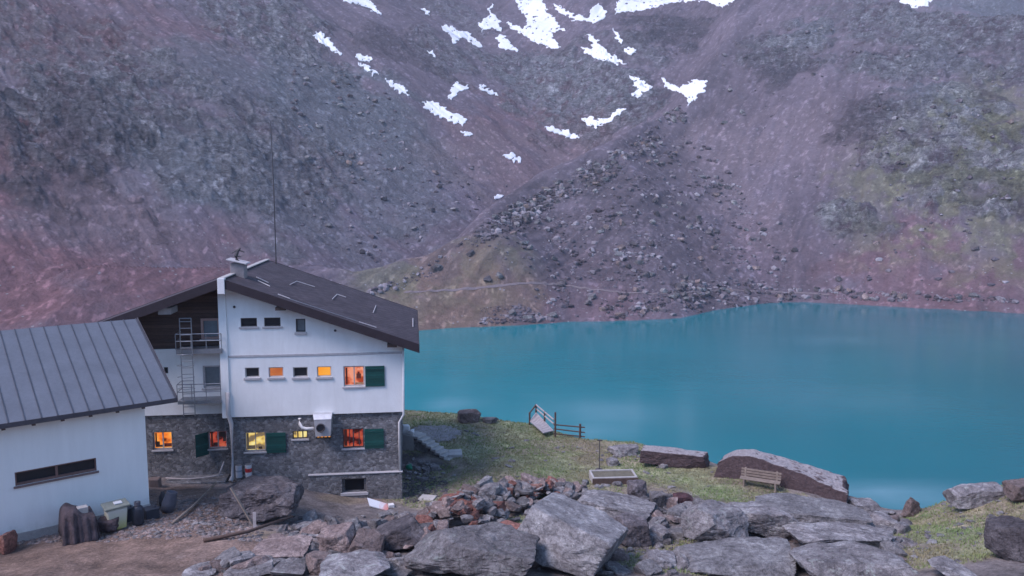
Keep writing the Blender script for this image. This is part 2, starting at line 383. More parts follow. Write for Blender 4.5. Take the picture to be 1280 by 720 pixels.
# ------------------------------------------------------------------ far terrain (mountains round the lake)
LAKE = -12.0
shpx = [(-900, 470), (0, 470), (300, 430), (450, 418), (530, 412.5), (560, 410), (650, 406), (700, 403), (800, 400), (850, 397), (900, 386), (960, 378), (1000, 376.5), (1100, 379), (1280, 382), (1700, 392), (2600, 420)]
SH = np.array([atz(a, b, LAKE)[:2] for a, b in shpx]); SH = SH[np.argsort(SH[:, 0])]
def shore(x): return np.interp(x, SH[:, 0], SH[:, 1])
CR = np.array([at(440, 362, 180), at(560, 330, 196), at(600, 291, 218), at(650, 256, 243), at(760, 200, 285), at(850, 135, 335), at(905, 60, 400), at(930, -60, 520)])
def crest(x, y):
    """signed distance to the moraine crest (positive on the valley side) and its height"""
    best = np.full(x.shape, 1e9); sg = np.zeros(x.shape); zc = np.zeros(x.shape)
    for i in range(len(CR)-1):
        a, b = CR[i], CR[i+1]; d = b[:2]-a[:2]; L2 = d@d
        t = ((x-a[0])*d[0]+(y-a[1])*d[1])/L2; tc = np.clip(t, 0, 1)
        qx = a[0]+tc*d[0]; qy = a[1]+tc*d[1]; ds = np.hypot(x-qx, y-qy)
        cr = d[0]*(y-a[1])-d[1]*(x-a[0])
        m = ds < best
        best = np.where(m, ds, best); sg = np.where(m, np.sign(cr)*ds, sg); zc = np.where(m, a[2]+tc*(b[2]-a[2]), zc)
    return sg, zc
def far_base(x, y):
    wx = x+7*fbm(x/45, y/45, 3, 3); wy = y+7*fbm(x/45, y/45, 3, 9)
    d = y-shore(x)
    Lp = CZ-19.6+0.5*(-38-wx)+0.46*(wy-194)
    Fp = LAKE+np.where(d > 0, .46*d, .5*d)
    Rp = LAKE+.27*(wx-72)+.50*(wy-207)
    FR = smax(Fp, Rp-1.5, 3.)
    mc = at(605, 330, 190)
    FR = FR+6.5*np.exp(-(((x-mc[0])/17)**2+((y-mc[1])/13)**2))-2.0*np.exp(-(((x-at(700, 330, 205)[0])/10)**2+((y-200)/25)**2))
    sg, zc = crest(x, y)
    C = zc+1.0-.55*np.maximum(sg, 0)+.9*np.maximum(-sg, 0)
    Mo = smin(FR, C, 2.5)+3.2*np.exp(-((sg+2)/6.5)**2)*sstep(185, 200, y)
    # right shoulder: falls away behind its crest line
    a = np.array(at(1030, 0, 424))[:2]; b = np.array(at(1280, 62, 330))[:2]; dd = (b-a)/np.linalg.norm(b-a)
    beyond = -(dd[0]*(y-a[1])-dd[1]*(x-a[0]))
    beyond = -beyond
    Mo = Mo-1.1*np.maximum(beyond, 0)*sstep(60, 160, x)
    Bw = CZ+26+.60*(wy-345)+10*fbm(x/70, y/70, 3, 21)
    z = smax(smax(Lp, Mo, 2.), Bw, 5.)
    return z
s_in = np.linspace(-.70, .70, 930); s_out = np.geomspace(.70, 1.9, 50)[1:]
sv = np.concatenate([-s_out[::-1], s_in, s_out]); yv = np.geomspace(62, 780, 880)
GS, GY = np.meshgrid(sv, yv); GX = GS*GY
GZ = far_base(GX, GY)
LG = np.log(yv)
def look(Zg, x, y):
    s = np.clip(x/y, sv[0], sv[-1]); i = np.clip(np.searchsorted(sv, s)-1, 0, len(sv)-2); a = (s-sv[i])/(sv[i+1]-sv[i])
    ly = np.clip(np.log(y), LG[0], LG[-1]); j = np.clip(((ly-LG[0])/(LG[1]-LG[0])).astype(int), 0, len(yv)-2); b = (ly-LG[j])/(LG[j+1]-LG[j])
    return (Zg[j, i]*(1-a)+Zg[j, i+1]*a)*(1-b)+(Zg[j+1, i]*(1-a)+Zg[j+1, i+1]*a)*b
def far_hit(px, py, Zg):
    px = np.atleast_1d(np.asarray(px, float)); py = np.atleast_1d(np.asarray(py, float))
    dx = (px-640)/F; dy = (360-py)/F; ry = CP+dy*SP; rz = -SP+dy*CP
    best = np.full(px.shape, np.nan); prev = None
    Ys = np.geomspace(100, 770, 1400)
    pd = None
    for Y in Ys:
        t = Y/ry; x = dx*t; z = CZ+rz*t; h = look(Zg, x, np.full_like(x, Y)); dif = z-h
        new = np.isnan(best) & (dif < 0)
        if pd is not None: best = np.where(new, pY+(Y-pY)*pd/(pd-dif+1e-9), best)
        else: best = np.where(new, Y, best)
        pd = dif; pY = Y
    best = np.where(np.isnan(best), 700, best); t = best/ry
    return np.stack([dx*t, best, CZ+rz*t], -1)
# patches of bedrock, grass and red scree; centres given where they lie, radii in metres
blob = [ (620, 215, 26, 'light', .9), (690, 205, 22, 'light', .9), (560, 215, 14, 'light', .6), (740, 180, 18, 'light', .7), (900, 240, 16, 'light', .6), (920, 190, 18, 'light', .7), (880, 175, 16, 'light', .6), (950, 280, 14, 'light', .5), (1010, 180, 24, 'light', .5),
 (700, 290, 16, 'moraine', .9), (760, 260, 20, 'moraine', .9), (820, 250, 16, 'moraine', .9), (760, 320, 16, 'moraine', .8), (840, 330, 16, 'moraine', .8), (700, 340, 10, 'moraine', .7), (900, 340, 14, 'moraine', .7), (660, 285, 9, 'moraine', .8), (830, 200, 14, 'moraine', .7), (860, 290, 14, 'moraine', .8), (640, 390, 8, 'moraine', .8),
 (610, 345, 10, 'mound', 1.), (570, 365, 10, 'mound', 1.), (540, 385, 9, 'mound', .9), (640, 360, 8, 'mound', .8), (590, 385, 9, 'mound', .8), (510, 370, 9, 'mound', .9),
 (890, 90, 12, 'block', .7), (870, 120, 10, 'block', .5), (930, 60, 12, 'block', .6), (1000, 340, 8, 'block', .6), (985, 300, 8, 'block', .4),
 # px,py,radius,kind,strength
 (120, 120, 26, 'rock', .9), (90, 160, 20, 'dark', .7), (170, 150, 16, 'rock', .8), (200, 190, 14, 'grey', .8), (60, 60, 25, 'rock', .5), (260, 210, 16, 'grey', .9), (290, 200, 12, 'rock', .7),
 (330, 160, 12, 'rock', .7), (390, 210, 14, 'rock', .6), (340, 40, 26, 'rock', .9), (300, 20, 22, 'rock', .8), (380, 90, 22, 'grey', .8), (280, 90, 20, 'grey', .6), (430, 150, 34, 'grey', .9), (500, 190, 26, 'grey', .8), (350, 250, 20, 'grey', .7), (390, 120, 24, 'grey', .8),
 (470, 230, 24, 'grey', .7), (520, 250, 20, 'grey', .6), (420, 300, 16, 'grey', .5), (10, 140, 12, 'dark', .8), (60, 330, 30, 'red', .9), (30, 250, 30, 'red', .9), (160, 350, 25, 'red', .8), (300, 330, 18, 'red', .4),
 (140, 250, 20, 'grey', .4), (20, 20, 30, 'red', .6), (230, 40, 22, 'red', .4),
 (700, 110, 34, 'rock', 1.), (760, 125, 24, 'rock', 1.), (640, 90, 24, 'rock', .8), (830, 40, 26, 'dark', .9), (560, 70, 20, 'rock', .7), (500, 60, 20, 'dark', .5), (790, 60, 22, 'rock', .6), (570, 20, 24, 'rock', .5),
 (680, 165, 30, 'red', .5), (640, 200, 26, 'red', .6), (600, 180, 18, 'red', .5), (640, 262, 9, 'block', .8), (680, 246, 8, 'block', .9), (720, 228, 8, 'block', .9), (760, 208, 8, 'block', .8), (600, 290, 6, 'block', .7), (560, 325, 5, 'block', .6),
 (985, 60, 20, 'rock', 1.), (970, 90, 14, 'dark', .8), (1010, 45, 12, 'grey', .8), (1130, 85, 20, 'rock', .9), (1170, 75, 16, 'grey', .6), (1090, 155, 14, 'dark', .9), (1130, 145, 14, 'rock', .9), (1180, 125, 16, 'grey', .9), (1220, 120, 12, 'pale', .9),
 (1150, 190, 16, 'pale', .9), (1200, 200, 20, 'pale', .8), (1190, 165, 9, 'pale', .9), (1250, 190, 20, 'rock', .7), (1045, 275, 9, 'pale', .9), (1075, 280, 8, 'rock', .8), (1260, 230, 16, 'rock', .6), (1190, 250, 14, 'grass', .6),
 (1240, 160, 22, 'grass', .8), (1260, 210, 24, 'grass', .9), (1150, 235, 22, 'grass', .7), (1090, 230, 16, 'grass', .6), (1200, 285, 20, 'grass', .7), (1260, 300, 20, 'grass', .6), (1100, 300, 14, 'grass', .45), (1260, 120, 18, 'grass', .5),
 (600, 330, 12, 'grass', .3), (560, 350, 12, 'grass', .35), (500, 352, 12, 'grass', .55), (640, 320, 8, 'grass', .5), (470, 345, 10, 'grass', .6),
 (540, 400, 10, 'red', .7), (640, 380, 14, 'red', .5), (760, 385, 14, 'red', .4), (1150, 360, 25, 'red', .6), (1260, 365, 20, 'red', .5), (1200, 25, 50, 'rock', .9), (1240, 10, 40, 'grey', .8), (960, 330, 20, 'red', .2)]
bc = far_hit([b[0] for b in blob], [b[1] for b in blob], GZ)
W = {k: np.zeros(GX.shape) for k in ('rock', 'dark', 'grey', 'red', 'grass', 'pale', 'block', 'light', 'moraine', 'mound')}
wn1 = fbm(GX/9, GY/9, 4, 31); wn2 = fbm(GX/3.2, GY/3.2, 3, 37)
for (bx, by, r, k, st), c in zip(blob, bc):
    d = np.sqrt((GX-c[0])**2+((GY-c[1])*.75)**2)/r
    w = st*sstep(1.25, .45, d+.75*wn1+.2*wn2)
    W[k] = np.maximum(W[k], w)
# relief: gullies and runnels follow the fall line, ledges where bedrock shows
gy_, gx_ = np.gradient(GZ); gdx = gx_/np.gradient(GX, axis=1); gdy = (gy_-gdx*np.gradient(GX, axis=0))/np.gradient(GY, axis=0)
farw = sstep(95, 150, GY)
def rot(a): return GX*math.cos(a)+GY*math.sin(a), -GX*math.sin(a)+GY*math.cos(a)
al, cl = rot(math.atan2(-.46, .5)); ar, crs = rot(math.atan2(-.5, -.27))
onL = sstep(-6, 6, (CZ-19.6+0.5*(-38-GX)+0.46*(GY-194))-GZ+3)
runL = ridged(cl/9, al/55, 4, 51); runR = ridged(crs/8, ar/45, 4, 57)
run = runL*onL+runR*(1-onL)
fineL = fbm(cl/1.8, al/16, 4, 61); fineR = fbm(crs/1.8, ar/14, 4, 67); fine = fineL*onL+fineR*(1-onL)
rockw = np.clip(W['rock']+W['dark']*.9+W['grey']*.35+W['pale']*.6, 0, 1)
led = ridged(GX/11+.3*wn1, GY/7, 5, 71, .6); led2 = ridged(GX/4.+.5*wn1, GY/2.6, 4, 77, .6)
led3 = ridged(GX/1.5, GY/1.1, 3, 79, .6)
GZ2 = GZ+farw*(1.0*run+.3*fine+.35*wn1+.22*fbm(GX/1.4, GY/1.4, 3, 83)+rockw*(2.6*led+1.3*led2+.5*led3))
# keep the shoreline where it is, lake bed under the water
near_sh = np.exp(-((GY-shore(GX))/9)**2)
GZ2 = GZ2*(1-near_sh*.75)+GZ*near_sh*.75+near_sh*.25*fbm(GX/3, GY/3, 3, 91)
GZ2 = np.where(GY < shore(GX)-40, np.minimum(GZ2, LAKE-4), GZ2)
GZ2 = np.maximum(GZ2, LAKE-6)
# colour
def c3(r, g, b): return np.array([r, g, b])
n_a = fbm(GX/30, GY/30, 4, 101)[..., None]; n_b = fbm(GX/2.3, GY/2.3, 4, 103)[..., None]
C0 = c3(.138, .115, .136)*(1+.22*n_a+.16*n_b)
C0 = C0*(1+.32*fine[..., None]+.20*run[..., None])
def lay(C, w, col, amp=.3):
    w = np.clip(w, 0, 1)[..., None]
    return C*(1-w)+w*col*(1+amp*n_b+.25*led2[..., None]*.6)
C0 = lay(C0, W['red']*.85, c3(.185, .092, .096))
C0 = lay(C0, W['grey'], c3(.165, .178, .200))
C0 = lay(C0, W['rock']*sstep(-.35, .35, led2+wn2), c3(.205, .208, .225), .5)
C0 = lay(C0, W['dark']*sstep(-.3, .4, led), c3(.095, .090, .105), .4)
C0 = lay(C0, W['pale']*sstep(-.1, .35, led+.6*wn2), c3(.30, .30, .30), .4)
C0 = lay(C0, W['light']*.7, c3(.195, .155, .165), .15)
C0 = lay(C0, W['moraine']*.75, c3(.098, .082, .094), .35)
C0 = lay(C0, W['mound']*.8, c3(.20, .145, .112), .2)
C0 = lay(C0, W['block']*.6, c3(.075, .066, .078), .3)
C0 = lay(C0, W['grass']*sstep(-.4, .3, wn1+wn2), c3(.165, .165, .098), .3)
spk = sstep(.42, .62, noise2(GX/1.1, GY/1.5, 5)*.6+.5*noise2(GX/.7, GY/.9, 6))[..., None]
C0 = C0*(1+.7*spk)
C0 = np.concatenate([np.clip(C0*.88, .01, .6), np.clip(W['rock']+W['dark']+W['grey']*.45+W['pale'], 0, 1)[..., None]], -1)
ms = grid_mesh('mountainside', GX, GY, GZ2, M['mountain'], C0)
ms['kind'] = 'structure'

# footpath along the far shore
def far_point(px, py): return far_hit([px], [py], GZ2)[0]
pp = [(505, 366), (540, 364), (580, 362), (620, 358), (660, 354), (700, 356), (740, 362), (790, 367), (850, 367), (900, 362), (950, 365), (1000, 366), (1040, 369)]
pts = []
for a, b in zip(pp[:-1], pp[1:]):
    for t in np.linspace(0, 1, 14, endpoint=False): pts.append((a[0]+(b[0]-a[0])*t, a[1]+(b[1]-a[1])*t))
P = far_hit([p[0] for p in pts], [p[1] for p in pts], GZ2)
k = np.ones(7)/7; Py = np.convolve(np.pad(P[:, 1], 3, 'edge'), k, 'valid')
vs = []; fs = []
for i, (x, y) in enumerate(zip(P[:, 0], Py)):
    for w in (-.28, .28):
        vs.append((x, y+w, float(look(GZ2, np.array([x]), np.array([y+w]))[0])+.10))
    if i: fs.append((2*i-2, 2*i, 2*i+1, 2*i-1))
pm = m_simple('trodden_path', (.175, .145, .15), .2, 2, .95, .3)
fp = mk('footpath', vs, fs, pm); fp['kind'] = 'structure'

# ------------------------------------------------------------------ snow patches
def inside(px, py, poly):
    r = np.zeros(px.shape, bool); n = len(poly)
    for i in range(n):
        x0, y0 = poly[i]; x1, y1 = poly[(i+1) % n]
        if y0 == y1: continue
        c = ((y0 > py) != (y1 > py)) & (px < (x1-x0)*(py-y0)/(y1-y0)+x0); r ^= c
    return r
snow = [
 ([(418, -8), (446, -8), (460, 0), (470, 8), (478, 19), (466, 15), (452, 7), (440, 4), (430, 2)], 'narrow snow streak at the top edge left of the big snowfields'),
 ([(393, 41), (400, 40), (420, 58), (431, 70), (418, 65), (396, 52)], 'lone slanting snow streak, leftmost on the grey slope'),
 ([(443, 66), (452, 69), (464, 72), (462, 78), (450, 76)], 'small blunt snow scrap at the head of the line of streaks'),
 ([(447, 77), (458, 81), (475, 93), (477, 97), (462, 91), (450, 84)], 'short thin snow streak just below the blunt scrap'),
 ([(482, 98), (490, 101), (506, 112), (513, 122), (500, 117), (487, 107)], 'thin snow streak in the middle of the slanting line'),
 ([(523, 126), (542, 127), (560, 138), (583, 150), (581, 157), (566, 154), (545, 143), (531, 135)], 'longest snow streak at the lower end of the slanting line'),
 ([(576, 164), (588, 166), (591, 170), (580, 171)], 'tiny snow dot under the longest slanting streak'),
 ([(552, 33), (560, 32), (575, 38), (585, 41), (596, 50), (607, 61), (596, 60), (583, 48), (575, 50), (568, 56), (560, 45)], 'forked snow patch shaped like a bent arm'),
 ([(613, -8), (616, 15), (625, 28), (630, 39), (615, 36), (602, 40), (597, 30), (605, 24), (611, 18)], 'triangular snow patch with a spike running up to the frame'),
 ([(621, 42), (632, 48), (640, 56), (653, 65), (640, 64), (624, 60), (621, 50)], 'small wedge of snow directly below the triangular patch'),
 ([(646, -8), (678, -8), (684, 15), (700, 32), (707, 38), (696, 40), (690, 44), (702, 61), (690, 61), (672, 55), (655, 43), (640, 38), (631, 27), (650, 35), (660, 30), (655, 18), (646, 8)], 'largest snowfield with ragged fingers in the middle of the cirque'),
 ([(683, 0), (700, 8), (716, 18), (735, 22), (738, 10), (750, 6), (758, 14), (755, 24), (740, 29), (720, 27), (703, 18)], 'hook shaped snow band right of the largest snowfield'),
 ([(768, 6), (790, -8), (860, -8), (920, -8), (915, 3), (903, 12), (895, 6), (870, 1), (850, 3), (830, 6), (800, 14), (785, 16), (770, 19)], 'wide snowfield along the top edge of the cirque'),
 ([(731, 43), (742, 46), (755, 60), (770, 72), (789, 82), (775, 81), (755, 75), (735, 70), (725, 59), (738, 62), (740, 55)], 'broad sloping snow tongue above the pale cliff'),
 ([(764, 34), (772, 39), (778, 50), (776, 58), (770, 49)], 'small upright snow streak above the sloping tongue'),
 ([(777, 60), (790, 61), (801, 68), (786, 68)], 'small flat snow scrap right of the sloping tongue'),
 ([(784, 93), (797, 97), (819, 110), (805, 114), (795, 127), (790, 120), (797, 112), (790, 105)], 'arrow shaped snow patch at the right end of the pale cliff'),
 ([(562, 110), (572, 104), (587, 107), (586, 112), (575, 115), (568, 122), (556, 127), (562, 118)], 'curled snow patch at the top of the red scree bowl'),
 ([(588, 100), (600, 105), (618, 116), (630, 125), (615, 119), (600, 111)], 'thin curved snow line along the rim of the red scree bowl'),
 ([(678, 157), (690, 158), (705, 163), (725, 171), (723, 175), (705, 171), (690, 166)], 'slim snow streak at the foot of the pale cliff'),
 ([(724, 149), (740, 145), (745, 150), (760, 148), (775, 136), (783, 136), (772, 146), (758, 155), (745, 161), (735, 156)], 'snow patch with two upturned ends under the pale cliff'),
 ([(825, 97), (832, 99), (838, 106), (850, 109), (860, 104), (870, 99), (883, 101), (880, 113), (872, 120), (863, 132), (858, 122), (845, 116), (830, 109)], 'sagging snow patch alone in the gully above the moraine'),
 ([(527, 10), (534, 11), (540, 20), (532, 19)], 'small oblong snow dot high up between the streaks'),
 ([(630, 193), (640, 190), (650, 197), (651, 203), (638, 202)], 'lone oval snow patch low in the red scree bowl'),
 ([(616, 246), (626, 243), (631, 248), (623, 251)], 'tiny oval snow patch lowest in the bowl by the moraine'),
 ([(1120, -8), (1168, -8), (1162, 8), (1140, 10), (1128, 5)], 'snow patch at the top right edge under the far ridge'),
 ([(532, 61), (540, 65), (549, 73), (540, 71)], 'short thin snow dash left of the bent patch'),
]
for poly, lab in snow:
    x0 = min(p[0] for p in poly)-2; x1 = max(p[0] for p in poly)+2; y0 = min(p[1] for p in poly)-2; y1 = max(p[1] for p in poly)+2
    st = .55
    gx, gy = np.meshgrid(np.arange(x0, x1, st), np.arange(y0, y1, st))
    jx = gx+3.2*noise2(gx/5, gy/3, 5)+.5*noise2(gx/1.6, gy/1.3, 8); jy = gy+2.4*noise2(gx/3.4, gy/2.4, 6)+.4*noise2(gx/1.6, gy/1.3, 9)
    ok = inside(jx, jy, poly) & (noise2(gx/3.2+.4*gy, gy/2.6, 41)+.6*noise2(gx/1.3, gy/1.1, 42) > -1.1)
    if ok.sum() < 3: ok = inside(gx, gy, poly)
    hp = far_hit(gx.ravel(), gy.ravel(), GZ2).reshape(gx.shape+(3,))
    idx = -np.ones(gx.shape, int); V = []; Fq = []
    cells = ok[:-1, :-1] & ok[1:, :-1] & ok[:-1, 1:] & ok[1:, 1:]
    # drop cells bridging a depth jump
    dep = hp[..., 1]
    jump = (np.maximum.reduce([dep[:-1, :-1], dep[1:, :-1], dep[:-1, 1:], dep[1:, 1:]])-np.minimum.reduce([dep[:-1, :-1], dep[1:, :-1], dep[:-1, 1:], dep[1:, 1:]])) > 6
    cells &= ~jump
    def vid(i, j):
        if idx[i, j] < 0:
            idx[i, j] = len(V); V.append(hp[i, j]+np.array([0, -.1, .26]))
        return idx[i, j]
    for i, j in zip(*np.nonzero(cells)):
        Fq.append((vid(i+1, j), vid(i+1, j+1), vid(i, j+1), vid(i, j)))
    if not Fq: continue
    par_ = list(range(len(V)))
    def find(a):
        while par_[a] != a: par_[a] = par_[par_[a]]; a = par_[a]
        return a
    for f in Fq:
        for q_ in f[1:]: par_[find(q_)] = find(f[0])
    roots = [find(f[0]) for f in Fq]; bigr = max(set(roots), key=roots.count); Fq = [f for f, r_ in zip(Fq, roots) if r_ == bigr]
    used = sorted(set(i_ for f in Fq for i_ in f)); mp_ = {a: i_ for i_, a in enumerate(used)}; V = [V[a] for a in used]; Fq = [tuple(mp_[a] for a in f) for f in Fq]
    o = mk('snow_patch', V, Fq, M['snow'], None, True, org=np.mean(V, axis=0))
    sm = o.modifiers.new('thickness', 'SOLIDIFY'); sm.thickness = .45; sm.offset = -1
    tag(o, lab, 'snow patch', 'snow patches on the mountain')

# ------------------------------------------------------------------ near ground
HO = atz(501, 622, 0.0)            # right-hand foot of the hut's front wall
UV_, UU_ = np.array([-0.1236, 0.9923, 0]), np.array([0.9923, 0.1236, 0])
def H(u, v, z): return HO+u*UU_+v*UV_+np.array([0, 0, z])
ctl = [(501, 622, 0), (440, 628, .25), (390, 625, .8), (340, 612, 1.2), (290, 602, 1.25), (235, 601, 1.3), (190, 600, 1.3),
 (187, 632, 2.0), (100, 652, 2.0), (10, 677, 1.95), (-80, 700, 2.1), (230, 660, 2.1), (150, 700, 2.5), (350, 700, 2.3), (300, 660, 1.9), (450, 700, 2.3), (400, 655, 1.2), (470, 645, .6), (540, 640, .3), (520, 600, -.1),
 (640, 612, .35), (560, 562, 0), (530, 522, .1), (620, 529, .1), (700, 548, 0), (760, 562, 0), (620, 575, .1), (720, 590, .1), (850, 600, 0), (900, 590, 0), (1000, 625, 0), (1065, 620, -.3),
 (620, 650, .7), (700, 680, 1.2), (600, 720, 2.4), (800, 640, .4), (800, 690, 1.3), (900, 650, .7), (950, 700, 1.7), (1050, 660, .8), (1100, 712, 2.1), (1125, 650, -.6), (1180, 645, .7), (1232, 616, 1.6), (1285, 612, 2.2), (1190, 690, 2.1), (1275, 690, 3.1)]
cw = [atz(a, b, z) for a, b, z in ctl]
for x in (-24, -12, 0, 12, 24): cw += [np.array([x, 13, 5.8]), np.array([x, 3, 11.2]), np.array([x, -8, 15.5]), np.array([x, -25, 21])]
cw += [np.array(p, float) for p in [(-40, 30, 4.5), (-42, 45, 3), (-25, 50, 1.2), (-12, 52, .3), (-40, 15, 8), (32, 22, 5), (40, 30, 4), (40, 10, 9), (22, 22, 3.3), (-30, 60, 1), (30, 33, 2.6)]]
cw = np.array(cw)
def tps(r): return np.where(r > 0, r*r*np.log(r+1e-9), 0)
n = len(cw); D = np.hypot(cw[:, None, 0]-cw[None, :, 0], cw[:, None, 1]-cw[None, :, 1])
A = np.zeros((n+3, n+3)); A[:n, :n] = tps(D)+np.eye(n)*2.0; A[:n, n] = 1; A[:n, n+1:] = cw[:, :2]; A[n:, :n] = A[:n, n:].T
wt = np.linalg.solve(A, np.concatenate([cw[:, 2], [0, 0, 0]]))
def tz(x, y):
    x = np.asarray(x, float); y = np.asarray(y, float); r = wt[n]+wt[n+1]*x+wt[n+2]*y
    for i in range(n): r = r+wt[i]*tps(np.hypot(x-cw[i, 0], y-cw[i, 1]))
    return r
edge_px = [(505, 516, .1), (560, 518, .1), (600, 525, .1), (660, 530, .05), (735, 549, 0), (800, 556, 0), (895, 580, 0), (1000, 600, 0), (1068, 619, -.3), (1100, 630, -.4), (1132, 641, -.6), (1165, 628, .3), (1200, 609, 1.3), (1240, 600, 1.9), (1300, 597, 2.4)]
ED = np.array([atz(*e)[:2] for e in edge_px]); ED = np.vstack([[-60, 62], [-14, 54], ED, [30, 36], [60, 36], [120, 40]])
ED = ED[np.argsort(ED[:, 0])]
def near_z(x, y):
    x = np.asarray(x, float); y = np.asarray(y, float)
    ye = np.interp(x, ED[:, 0], ED[:, 1])+.35*noise2(x/1.7, y*0+3, 5)
    yy = np.minimum(y, ye)
    z = tz(x, yy)
    over = np.maximum(y-ye, 0); z = z-.80*over*sstep(0, 2.5, over)-.15*over
    b = .22*fbm(x/4.5, y/4.5, 3, 201)+.09*fbm(x/1.1, y/1.1, 3, 205)
    calm = np.exp(-(((x-HO[0]+6)/11)**2+((y-HO[1])/2.5)**2))
    return np.maximum(z+b*(1-.8*calm), LAKE-5)
xs = np.concatenate([np.linspace(-110, -26, 40)[:-1], np.linspace(-26, 25, 300), np.linspace(25, 110, 40)[1:]])
ys_ = np.concatenate([np.linspace(-40, 15, 40)[:-1], np.linspace(15, 56, 290), np.linspace(56, 85, 40)[1:]])
NX, NY = np.meshgrid(xs, ys_); NZ = near_z(NX, NY)
def nz(x, y): return float(near_z(np.array([x]), np.array([y]))[0])
def near_hit(px, py):
    d = ray(px, py); Y = 12.; p = None
    ts = np.arange(12, 62, .08)/d[1]; X = d[0]*ts; Yy = d[1]*ts; Z = CZ+d[2]*ts
    h = near_z(X, Yy); k_ = np.nonzero(Z < h)[0]
    i = k_[0] if len(k_) else len(ts)-1
    return np.array([X[i], Yy[i], h[i]])
# ground cover weights in world space
def wblob(lst):
    w = np.zeros(NX.shape); nn = fbm(NX/1.6, NY/1.6, 4, 301); n4 = fbm(NX/.5, NY/.5, 2, 303)
    for px, py, r, st in lst:
        c = near_hit(px, py); d = np.hypot(NX-c[0], (NY-c[1]))/r
        w = np.maximum(w, st*sstep(1.2, .6, d+.5*nn+.15*n4))
    return w
G_lush = wblob([(640, 545, 4, .9), (680, 575, 3, .9), (600, 560, 3.5, .8), (740, 590, 2.5, .7), (620, 535, 3, .8), (870, 605, 2., 1.), (900, 618, 1.6, 1.), (840, 590, 2.5, .8), (665, 665, .9, .9), (650, 650, .8, .8), (1190, 670, 1.6, .9), (1215, 690, 1.3, .7), (530, 520, 3, .8), (820, 700, 1.6, .5)])
G_dry = wblob([(560, 600, 3, .8), (620, 590, 4, .9), (700, 560, 5, .9), (760, 570, 4, .9), (550, 545, 4, .9), (600, 530, 5, .9), (820, 590, 4, .9), (900, 600, 3.5, .9), (950, 620, 2.5, .7), (680, 600, 3.5, .8), (740, 600, 3, .7), (530, 625, 1.6, .6), (640, 665, 1.3, .8), (850, 680, 1.6, .9), (830, 700, 2, .9), (870, 705, 1.6, .8), (1200, 640, 3.5, 1.), (1230, 660, 3, 1.), (1160, 660, 2.2, .9), (1260, 630, 3, 1.), (1190, 690, 2, .9), (1130, 655, 1.2, .6), (1150, 700, 1.8, .8), (1110, 690, 1.5, .6), (430, 625, 1., .35), (330, 668, .8, .3)])
G_soil = wblob([(150, 690, 4, 1.), (60, 700, 4, 1.), (230, 650, 3, 1.), (280, 680, 3, .9), (100, 720, 4, .9), (230, 620, 2.5, .8), (330, 690, 2, .6), (-60, 720, 4, 1.), (200, 720, 3, .9), (450, 620, 2, .6)])
G_coal = wblob([(520, 590, 1.2, .9), (540, 583, 1.2, .9), (512, 575, 1., .9)])
gcov_ = np.clip(G_dry+G_lush, 0, 1)
nb = fbm(NX/.35, NY/.35, 3, 311)[..., None]; na = fbm(NX/3, NY/3, 3, 313)[..., None]
CC = c3(.165, .145, .14)*(1+.25*na+.3*nb)
def layn(w, col, amp=.25):
    global CC
    w = np.clip(w, 0, 1)[..., None]; CC = CC*(1-w)+w*col*(1+amp*nb+.2*na)
layn(G_soil, c3(.185, .130, .105), .3); layn(G_dry, c3(.245, .215, .145), .35); layn(G_lush*.8, c3(.20, .225, .12), .35); layn(np.clip(gcov_*sstep(-.05, .3, fbm(NX/2.2, NY/1.7, 4, 331)), 0, .65), c3(.20, .165, .125), .3)
layn(G_coal, c3(.06, .055, .06), .5)
gcov = gcov_*(1-.6*sstep(0., .3, fbm(NX/2.2, NY/1.7, 4, 331)))
CC = np.clip(CC, .01, .6)
gr = grid_mesh('ground', NX, NY, NZ, M['ground'], CC); gr['kind'] = 'structure'

# lake
def m_water():
    t = NT('turquoise_glacial_water'); v = t.coord((1, 1, 1)); n = t.noise(v, .035, 5, .6, .3); w = t.noise(t.coord((1, 2.2, 1)), 1.1, 5, .6)
    w2 = t.noise(t.coord((1, 1.6, 1)), .12, 4, .55, .6)
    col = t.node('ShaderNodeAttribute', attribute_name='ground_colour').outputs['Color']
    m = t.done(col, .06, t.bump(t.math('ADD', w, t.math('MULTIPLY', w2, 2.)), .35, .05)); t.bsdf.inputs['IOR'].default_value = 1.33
    t.bsdf.inputs['Specular IOR Level'].default_value = .42
    r = t.ramp(w2, [(.35, .03), (.65, .14)]); t.l.new(r, t.bsdf.inputs['Roughness'])
    return t.m
lx = np.linspace(-420, 420, 240); ly = np.linspace(-30, 345, 200); LX, LY = np.meshgrid(lx, ly)
refl_grad = np.clip((LX/LY.clip(20, 400)+.1)/.75, 0, 1)[..., None]  # brighter-left, darker-right reflection gradient, painted into the water colour
LC = c3(.004, .185, .215)*(1-refl_grad)+c3(.003, .125, .155)*refl_grad; LC = LC*(1+.10*fbm(LX/28, LY/18, 4, 401)[..., None])
for (a_, b_, rx, ry, st_) in ((760, 515, 7, 6, .2), (740, 540, 4, 3, .2), (565, 505, 3, 3, .2), (1100, 615, 7, 2.6, .28), (1130, 630, 5, 2, .15), (1085, 500, 10, 8, .08), (1040, 425, 9, 5, .07)):  # pale sky reflections painted into the lake colour
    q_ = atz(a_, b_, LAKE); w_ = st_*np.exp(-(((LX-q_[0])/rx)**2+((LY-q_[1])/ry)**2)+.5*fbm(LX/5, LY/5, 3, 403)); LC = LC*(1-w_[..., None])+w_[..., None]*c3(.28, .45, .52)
lk = grid_mesh('lake_water', LX, LY, np.full(LX.shape, LAKE), m_water(), np.clip(LC, 0, 1)); lk['kind'] = 'structure'

